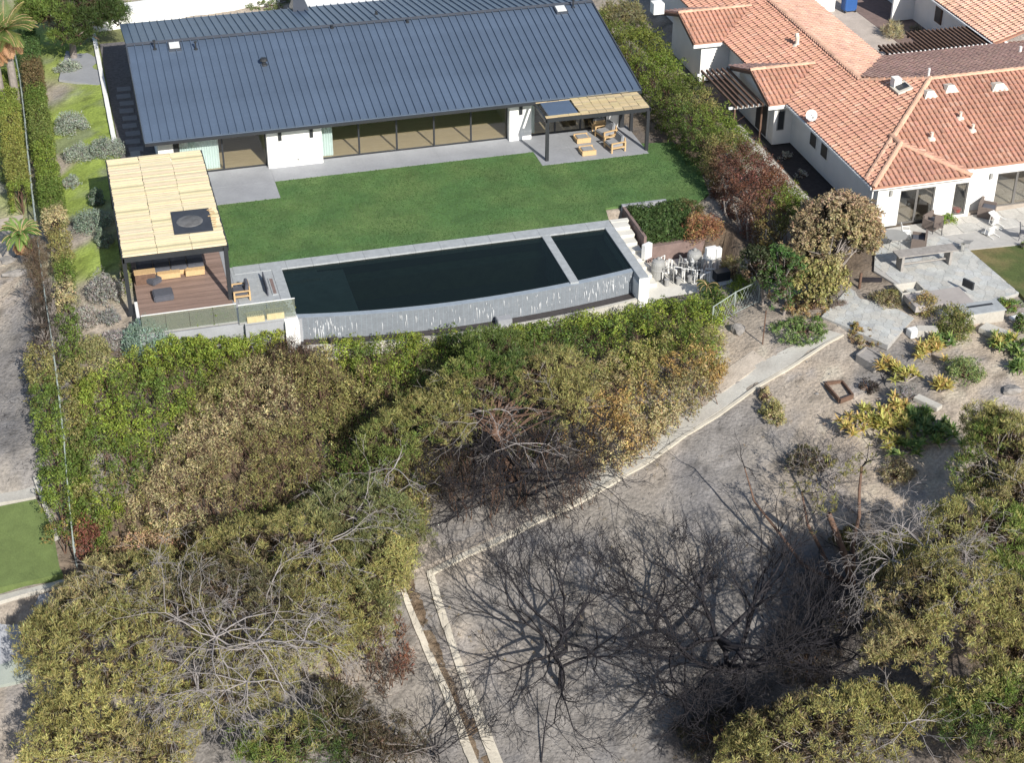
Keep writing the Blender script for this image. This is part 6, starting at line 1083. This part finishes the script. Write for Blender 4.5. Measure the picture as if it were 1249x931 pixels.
hedgeline('hedge', 'dark green ivy hedge between the left fence and the garden slope', [(36, 60), (42, 100), (48, 150), (56, 200), (64, 250), (72, 300)], .95, 1.5, [(45, 60, (.09, .15, .05)), (50, 100, (.18, .14, .07)), (52, 120, GREEN), (50, 160, (.17, .21, .06)), (60, 210, LG), (68, 250, GREEN), (72, 290, TANL)], r=.22)
hedgeline('hedge', 'dry brown and green hedge remnant inside the left fence', [(74, 300), (80, 340), (84, 395)], .8, 1.2, [(78, 310, OLIVE), (84, 340, GREEN), (86, 380, BROWN), (84, 360, TANL)], dens=16)
hedgeline('hedge', 'scorched brown green hedge outside the left fence beside the burnt lot', [(52, 455), (60, 510), (67, 560), (73, 610), (80, 680)], 1.0, 1.5, [(50, 470, OLIVE), (56, 500, GREEN), (66, 550, LG), (66, 580, GREEN), (72, 620, LG), (80, 650, GREEN), (82, 665, (.40, .25, .10))], r=.2, dens=20, rag=.3)
hedgeline('hedge', 'dark red and tan dying hedge inside the lower left fence', [(86, 400), (90, 450), (96, 520), (100, 580), (104, 640), (112, 690)], .7, 1.1, [(86, 420, GREEN), (92, 470, OLIVE), (96, 530, OLIVE), (98, 570, GREEN), (102, 600, OLIVE), (108, 640, (.20, .08, .06)), (110, 660, (.24, .10, .07)), (100, 620, GREEN)], dens=17, rag=.3)
hedgeline('hedge', 'thin black and brown burnt hedge outside the left fence', [(44, 310), (50, 350), (56, 400), (60, 460)], .6, 1.4, [(46, 350, (.16, .12, .08)), (52, 400, (.07, .06, .05)), (56, 440, (.12, .09, .07))], dens=14, mode='blade', L=.16, W=.008, nper=22, rag=.4)
# ---- ivy hedge between the two houses
HB = [(760, 20, OLIVE), (750, 60, (.15, .19, .045)), (780, 70, (.19, .22, .05)), (800, 110, LG), (810, 160, GREEN), (830, 130, (.13, .17, .04)), (850, 190, GREEN), (860, 150, OLIVE), (880, 170, LG), (900, 190, LG), (870, 200, OLIVE), (900, 215, (.16, .09, .06)), (920, 230, (.20, .09, .07)), (935, 250, (.20, .09, .06)), (950, 240, (.24, .12, .07)), (955, 270, LG), (930, 270, (.20, .10, .07)), (830, 190, DGREEN), (800, 190, DGREEN)]
HB = [(u, v, tuple(q*.85 for q in c)) for u, v, c in HB]
def hb(lab, px, h, wdt, **k): return hedgeline('hedge', lab, px, wdt, h, HB, r=.27, nper=34, L=.06, W=.025, rag=.3, **k)
hb('tall leafy green hedge between the dark roof corner and the tiled house', [(34.9, 99.5, 0), (34.7, 94, 0), (34.6, 88.5, 0)], 2.2, 2.5, dens=15); hb('tall green hedge between the small pergola patio and the side yard', [(34.6, 88.5, 0), (34.7, 83, 0), (34.8, 79, 0)], 2.2, 2.6, dens=15, seed=6)
hb('tall ivy hedge turning red brown beside the shaded side yard', [(34.7, 79.4, 0), (34.7, 75, 0), (34.8, 70.5, 0)], 2.3, 2.9, dens=16, seed=8)
tb = thing('gnarled_thicket', 'bare gnarled trunks under the red brown end of the ivy hedge', 'trunks', tuple(G(890, 280)))
for i in range(10):
    p = np.array([random.uniform(32.9, 33.7), 80-i*.95, -.2]); q = p+np.array([random.uniform(-.5, .7), random.uniform(-.3, .5), random.uniform(1.3, 2.)]); MB().tube([p-(0, 0, .1), (p+q)/2+np.array([random.uniform(-.15, .15), 0, 0]), q], [.07, .05, .03], 6).build('trunk', M_bark, tb)
n = 900; cb = np.stack([rg.uniform(28.05, 31.0, n), rg.uniform(74.9, 77.9, n), np.full(n, .12)], 1); k = rg.random(n) < .45; cb[k, 2] = rg.uniform(-.9, .12, k.sum()); e = rg.random(n); cb[k & (e < .6), 1] = 74.9; cb[k & (e >= .6), 0] = 28.05
t = thing('hedge', 'clipped dark green hedge above the pool filters', 'hedge', (29.5, 76.4, -.6)); lv = Leaves(); lv.clumps(cb+rg.normal(0, .06, cb.shape), .17*rg.uniform(.7, 1.3, n), 26, .055, .026, np.array([(.075, .12, .04)])*(1+.25*rg.normal(size=(n, 1))), .2, .3); lv.build('foliage', t); tbx = Tubes()
for i in range(30): a = np.array([rg.uniform(28.2, 30.8), rg.uniform(75, 77.8), -.6]); tbx.seg(a, a+(rg.normal(0, .1), rg.normal(0, .1), .65), .03, .015)
tbx.build('stems', M_brownw, t)['kind'] = 'stuff'
shrub(857, 276, 27, 20, (.30, .14, .08), 'red brown and golden shrub right of the clipped dark hedge', cols=(.42, .28, .12), dens=1.3)
shrub(838, 252, 24, 10, (.10, .12, .04), 'low brown green ground shrub above the clipped dark hedge', cols=(.2, .15, .08), dens=1.2); shrub(893, 325, 16, 20, OLIVE, 'grey green straggly shrub beyond the pool filters', cols=TANL, dens=1.1)
shrub(760, 15, 28, 22, (.22, .21, .12), 'straggly pale shrub behind the right end of the dark roof', cols=OLIVE, mode='blade', L=.12, W=.02); shrub(735, 22, 14, 14, (.2, .24, .07), 'small green shrub touching the right end of the ridge')
# ---- big brown tree and dark conifer beside the tiled house
def roundtree(base, es, c1, c2, lab, dens=15, L=.07, W=.035, r=.24, name='tree', trunk=.16, gap=0., m=None, nper=26):
    return pine(lab, base, es, c1, dens=dens, r=r, nper=nper, L=L, W=W, trunk=trunk, name=name, mode='leaf', limbs=70, gap=gap, dead=())
roundtree((1005, 375), [Esp(1018, 285, 1.9, 56, 50), Esp(985, 330, 1.0, 40, 40), Esp(1040, 275, 2.0, 34, 36), Esp(1000, 355, .4, 34, 24)], [(1020, 250, (.34, .26, .17)), (1050, 280, (.32, .26, .14)), (990, 280, (.32, .25, .15)), (1010, 310, OLIVE), (1040, 310, OLIVB), (1020, 290, BROWN), (980, 340, OLIVE), (1000, 360, GOLD), (970, 350, BROWN), (1060, 260, (.38, .28, .17))], None, 'broad round tree with brown and olive leaves left of the tiled house corner')
roundtree((955, 385), [Esp(956, 335, 1.3, 16, 36, 1.0), Esp(950, 360, .5, 14, 20, 1.0)], [(955, 320, (.09, .17, .05)), (960, 350, (.07, .13, .04)), (945, 340, DGREEN)], None, 'narrow bright green upright shrub against the brown round tree', r=.2, trunk=.08, dens=20, L=.06, W=.02)
roundtree((930, 372), [Esp(925, 330, 1.2, 18, 30, 1.0)], [(925, 320, (.05, .06, .03)), (930, 340, DGREEN)], None, 'dark shaded shrub left of the narrow bright green one', r=.22, trunk=.08, dens=12)
shrub(978, 402, 38, 16, (.13, .20, .06), 'low spreading green ivy mound at the top of the footpath', cols=(.20, .27, .10), h=.5, dens=1.6); shrub(985, 372, 34, 12, (.40, .28, .13), 'golden dead leaves drooping below the brown round tree', cols=BROWN, h=.5); shrub(1022, 372, 14, 12, (.24, .20, .17), 'grey brown dead twiggy shrub at the left edge of the flagstone landing', mode='blade', L=.14, W=.008, h=.4)
# ---- grey green garden shrubs on the left slope
for (u, v, rx, ry, c, lab) in ((82, 80, 15, 9, GREYG, 'silver green shrub highest on the garden slope below the top left pine'), (87, 150, 21, 15, GREYG, 'wide silver shrub against the ivy hedge, second from the top'), (97, 185, 18, 13, GREYG, 'dense silver green shrub just below the wide silver one'), (130, 180, 19, 16, (.30, .34, .28), 'large grey shrub touching the back left corner of the pergola'), (88, 221, 11, 10, GREYG, 'small round silver shrub alone in the middle of the slope'), (118, 240, 9, 15, (.16, .21, .15), 'narrow dark grey green shrub in front of the pergola shadow'), (113, 268, 20, 17, (.26, .32, .25), 'large round grey green shrub left of the pergola'), (127, 290, 10, 14, (.22, .27, .2), 'small grey shrub at the foot of the large round one'), (128, 352, 21, 22, (.33, .32, .29), 'big pale lavender grey shrub beside the front left pergola post'), (104, 387, 20, 14, (.38, .36, .32), 'straggly pale grey shrub below the big lavender one'), (133, 385, 12, 14, (.30, .30, .28), 'grey shrub right of the straggly pale one'), (136, 415, 20, 12, (.36, .34, .32), 'low dry pale shrub left of the round bluish one'), (152, 330, 5, 30, (.30, .32, .14), 'tall thin green plant behind the front left pergola post'), (180, 412, 31, 30, BLUEG, 'large round bluish green shrub in front of the deck corner'), (112, 425, 22, 18, (.30, .29, .13), 'dry straw green shrub left of the hedge bank'), (85, 365, 12, 16, (.34, .33, .25), 'thin pale shrub beside the fence remnant hedge')):
    shrub(u, v, rx, ry, c, lab, L=.075, W=.018, nper=30, dens=1.9, wob=.3, stem=M_bark, mode='leaf' if u != 180 else 'blade')
# ---- palms
def palm(base, crownpx, z, n, Lf, lab, cols, skirt=None, trunk=.22, droop=.5, name='palm_tree', tm=M_bark):
    p0 = G(*base); c_ = p0+np.array([0, 0, z]); t = thing(name, lab, 'palm', tuple(p0)); MB().tube([p0-(0, 0, .3), (p0+c_)/2, c_], [trunk, trunk*.85, trunk*.8], 10).build('trunk', tm, t)
    lv = Leaves(); rb = Tubes()
    for k in range(n+(skirt or 0)):
        dead = k >= n; a = 2.4*k+random.uniform(-.2, .2); el = random.uniform(-.1, 1.1) if not dead else random.uniform(-1.2, -.5); d = Vector((math.cos(a)*math.cos(el), math.sin(a)*math.cos(el), math.sin(el))); p = Vector(c_)-Vector((0, 0, .25 if dead else 0)); pts = [p.copy()]
        for i in range(9): d = (d+Vector((0, 0, -.085*droop*(i+1)*.5))).normalized(); p = p+d*Lf/9*(.75 if dead else 1); pts.append(p.copy())
        col = np.array((.42, .24, .13) if dead else random.choice(cols))*random.uniform(.8, 1.2)
        for i in range(9):
            rb.seg(pts[i], pts[i+1], .018, .012); dd = (pts[i+1]-pts[i]).normalized(); sdv = dd.cross(Vector((0, 0, 1))).normalized()
            for j in range(4):
                o = pts[i].lerp(pts[i+1], j/4); w_ = Lf*.28*math.sin(math.pi*min(1, (i+j/4+1.5)/11))
                for s in (-1, 1): e = (sdv*s+dd*.7+Vector((0, 0, -.25))).normalized()*w_*random.uniform(.8, 1.1); U = np.array(e)/2; lv.quads(np.array([np.array(o)+U]), U[None], np.array([np.array(dd)*.022]), col[None])
    lv.build('fronds', t); rb.build('frond_ribs', M_wood, t, None, 3)['kind'] = 'stuff'; return t
random.seed(77)
palm((22, 135), (14, 14), 5.3, 34, 2.1, 'tall palm at the top left corner with a grey trunk', [(.20, .24, .06), (.14, .2, .06), (.32, .30, .10)], 14, .28); palm((6, 140), (2, 20), 4.9, 24, 1.9, 'second palm trunk cut by the left edge of the photo', [(.2, .24, .07), (.14, .2, .06)], 12, .26)
palm((31, 318), (26, 280), 1.6, 30, 1.2, 'small palm with an orange brown skirt of dead fronds beside the fence', [(.20, .30, .08), (.16, .26, .07)], 60, .24, .8)
shrub(8, 200, 10, 60, (.20, .25, .10), 'green shrub cut by the left edge behind the clipped hedge', h=1.2)
palm((862, 356), (858, 345), .35, 16, .8, 'small dark palm sprouting at the edge of the pale concrete pad', [(.06, .09, .03), (.08, .12, .04)], None, .05, 1.2, 'palm_shrub')
# ---- succulents, aloes and garden plants on the right
def aloe(u, v, s, n, cols, lab, heads=7, wide=.07, L=.36):
    p = G(u, v, .2); p[2] -= .2; t = thing('aloe', lab, 'succulent', tuple(p)); R_ = s; V = []; lv = Leaves()
    hx = [np.array([rg.normal(0, R_*.55), rg.normal(0, R_*.55), rg.uniform(.1, .55)]) for _ in range(int(heads*1.7))]
    for h in hx:
        c_ = p+h; 
        for k in range(int(n*1.5)):
            a = 2.4*k+rg.random(); el = rg.uniform(.05, 1.3); d = np.array([math.cos(a)*math.cos(el), math.sin(a)*math.cos(el), math.sin(el)]); q = c_; sd_ = unit(np.cross(d, [0, 0, 1.])); col = np.array(cols[rg.integers(len(cols))])*rg.uniform(.8, 1.2); l = L*rg.uniform(.7, 1.2); w_ = wide
            for i in range(3):
                e = q+d*l/3; w1 = w_*(1-.28*i); U = (e-q)/2; lv.V.append(np.array([[q-sd_*w1, q+sd_*w1, e+sd_*w1*.7, e-sd_*w1*.7]])); lv.K.append(np.repeat(col[None, None], 4, 1)); q = e; d = unit(d+np.array([0, 0, -.22]))
    lv.build('leaves', t); tb = Tubes()
    for h in hx: tb.seg(p, p+h, .06, .045)
    tb.build('stalks', M_bark, t, None, 5); return t
YG = [(.50, .46, .12), (.40, .42, .12), (.52, .42, .16)]; GG = [(.20, .30, .09), (.32, .38, .12), (.16, .25, .08)]; YO = [(.55, .45, .14), (.58, .40, .16), (.45, .44, .14)]; DG = [(.10, .17, .06), (.15, .22, .08), (.28, .34, .12)]
for (u, v, s, n, cs, hd, lab) in ((1136, 428, .9, 12, YO, 12, 'tall yellow aloe clump below the pale slab seat'), (1152, 420, .45, 12, GG, 6, 'green aloe right of the tall yellow clump'), (1083, 450, .5, 11, YO, 6, 'yellowing aloe above the grey raised bed'), (1105, 462, .6, 11, YG, 7, 'yellow green aloe among black stems in the ash circle'), (1147, 474, .5, 12, YO, 7, 'low golden aloe left of the narrow stone bench'), (1045, 522, .7, 12, YO, 9, 'yellow aloe clump at the left end of the succulent bed'), (1068, 512, .7, 12, YG, 9, 'yellow green aloe next to the left end of the succulent bed'), (1090, 498, .6, 12, YO, 7, 'golden aloe at the top of the succulent bed'), (1098, 520, .7, 12, YG, 9, 'yellow aloe in the middle of the succulent bed'), (1118, 505, .6, 12, GG, 7, 'green aloe at the top right of the succulent bed'), (1135, 520, .9, 12, DG, 12, 'large dark green aloe at the right end of the succulent bed'), (1150, 535, .7, 12, GG, 8, 'green aloe in tree shade right of the bed'), (1112, 545, .7, 12, GG, 8, 'bright green aloe at the bottom of the succulent bed'), (1085, 542, .5, 12, YG, 6, 'small pale aloe at the bottom left of the bed'), (1235, 425, .9, 12, GG, 12, 'large rosette succulents at the right edge beside the stone bench'), (1222, 415, .5, 12, YG, 6, 'small pale succulent touching the stone bench'), (1240, 448, .6, 12, GG, 7, 'green succulent below the large rosettes')): aloe(u, v, s, n, cs, lab, hd)
for (u, v, rx, ry, c, c2, lab) in ((1167, 392, 20, 26, (.16, .19, .06), OLIVE, 'tall green brown shrub left of the stone fire bench'), (1178, 450, 22, 19, (.16, .22, .08), (.26, .31, .12), 'round green shrub on the tan soil below the fire bench'), (1130, 370, 18, 18, (.36, .27, .12), OLIVE, 'golden brown shrub growing in front of the stone box'), (1083, 362, 20, 11, (.26, .23, .13), OLIVE, 'olive brown shrub between the patio and the landing'), (1232, 371, 16, 8, (.16, .25, .08), BRIGHT, 'low bright green plant right of the fire bench'), (1246, 395, 9, 14, (.13, .2, .07), GREEN, 'dark leafy plant at the right edge by the white plank'), (944, 500, 14, 20, (.34, .32, .13), TANL, 'small yellow olive shrub alone on the burnt slope'), (934, 480, 8, 12, TANL, BROWN, 'dry straw tuft above the small yellow olive shrub'), (1060, 470, 12, 10, (.06, .05, .045), ASHB, 'blackened stems beside the raised bed'), (1100, 480, 16, 14, (.24, .23, .22), (.3, .29, .28), 'grey collapsed dead cactus in the ash circle'), (1045, 400, 8, 12, (.30, .25, .10), GOLD, 'yellow grass tuft at the near edge of the flagstone landing'), (1060, 412, 30, 6, (.28, .2, .12), BROWN, 'dry brown plants along the near edge of the flagstone landing'), (1155, 268, 12, 9, (.20, .32, .07), BRIGHT, 'bright green potted plant by the white house wall'), (1095, 575, 22, 14, (.27, .22, .13), TANL, 'dry scrub on the soil below the succulent bed'), (985, 560, 30, 12, (.22, .2, .1), (.10, .08, .06), 'scorched olive scrub above the dead forked tree'), (1030, 655, 14, 18, (.13, .11, .05), OLIVE, 'dark shaded shrub between the red broken trunks'), (1250, 300, 8, 8, (.1, .1, .08), GREEN, 'dark potted plant at the right edge of the pale paving')):
    shrub(u, v, rx, ry, c, lab, cols=c2, dens=1.6, L=.06, W=.02, wob=.35)
shrub(1088, 37, 14, 14, (.36, .34, .24), 'pale bare agave like shrub in the tan courtyard', cols=TANL, mode='blade', L=.2, W=.012, z=0); shrub(1115, 38, 10, 8, (.26, .25, .18), 'small pale shrub at the courtyard edge', mode='blade', L=.2, W=.012)
shrub(1150, 60, 14, 5, (.14, .15, .12), 'grey vine growing over the courtyard pergola', mode='blade', L=.2, W=.01); shrub(958, 190, 9, 8, (.42, .42, .36), 'sparse whitish plant in the shaded bed by the blue grey wall', dens=.8, L=.05); shrub(978, 212, 9, 8, (.42, .42, .38), 'second sparse whitish plant lower in the shaded bed', dens=.7, L=.05); shrub(960, 262, 20, 14, (.24, .27, .10), 'yellow green ivy over the end of the side path', cols=TANL, h=.5)
shrub(325, 1, 30, 7, (.16, .2, .08), 'green shrub behind the boundary wall left of the dormer'); shrub(155, 4, 10, 4, (.3, .32, .16), 'small green shrub on the soil behind the boundary wall'); shrub(230, 2, 14, 4, (.34, .34, .2), 'sparse green shrub on the soil behind the boundary wall')
t = thing('terracotta_pot', 'small dark red flower pot by the white house wall', 'pot', tuple(P(1166, 262))); MB().lathe(P(1166, 262), [(.15, 0), (.22, .35), (.24, .38)], 12).build('pot_body', M_terra, t); MB().lathe(P(1166, 262)+(0, 0, .33), [(.2, 0), (.18, .02)], 12).build('potting_soil', M_dark, t)
if False: print(sum(len(o.data.polygons) for o in bpy.data.objects if o.type == 'MESH'))

hedgeline('hedge', 'narrow bright hedge row pressed against the grey wall under the glass railings', [(2.3, 70.75, 0), (5.2, 70.65, 0), (8.0, 70.45, 0)], .9, 1.25, [(260, 410, BRIGHT), (320, 408, BRIGHT), (340, 405, (.32, .34, .06)), (230, 415, GREEN)], dens=24, r=.2)
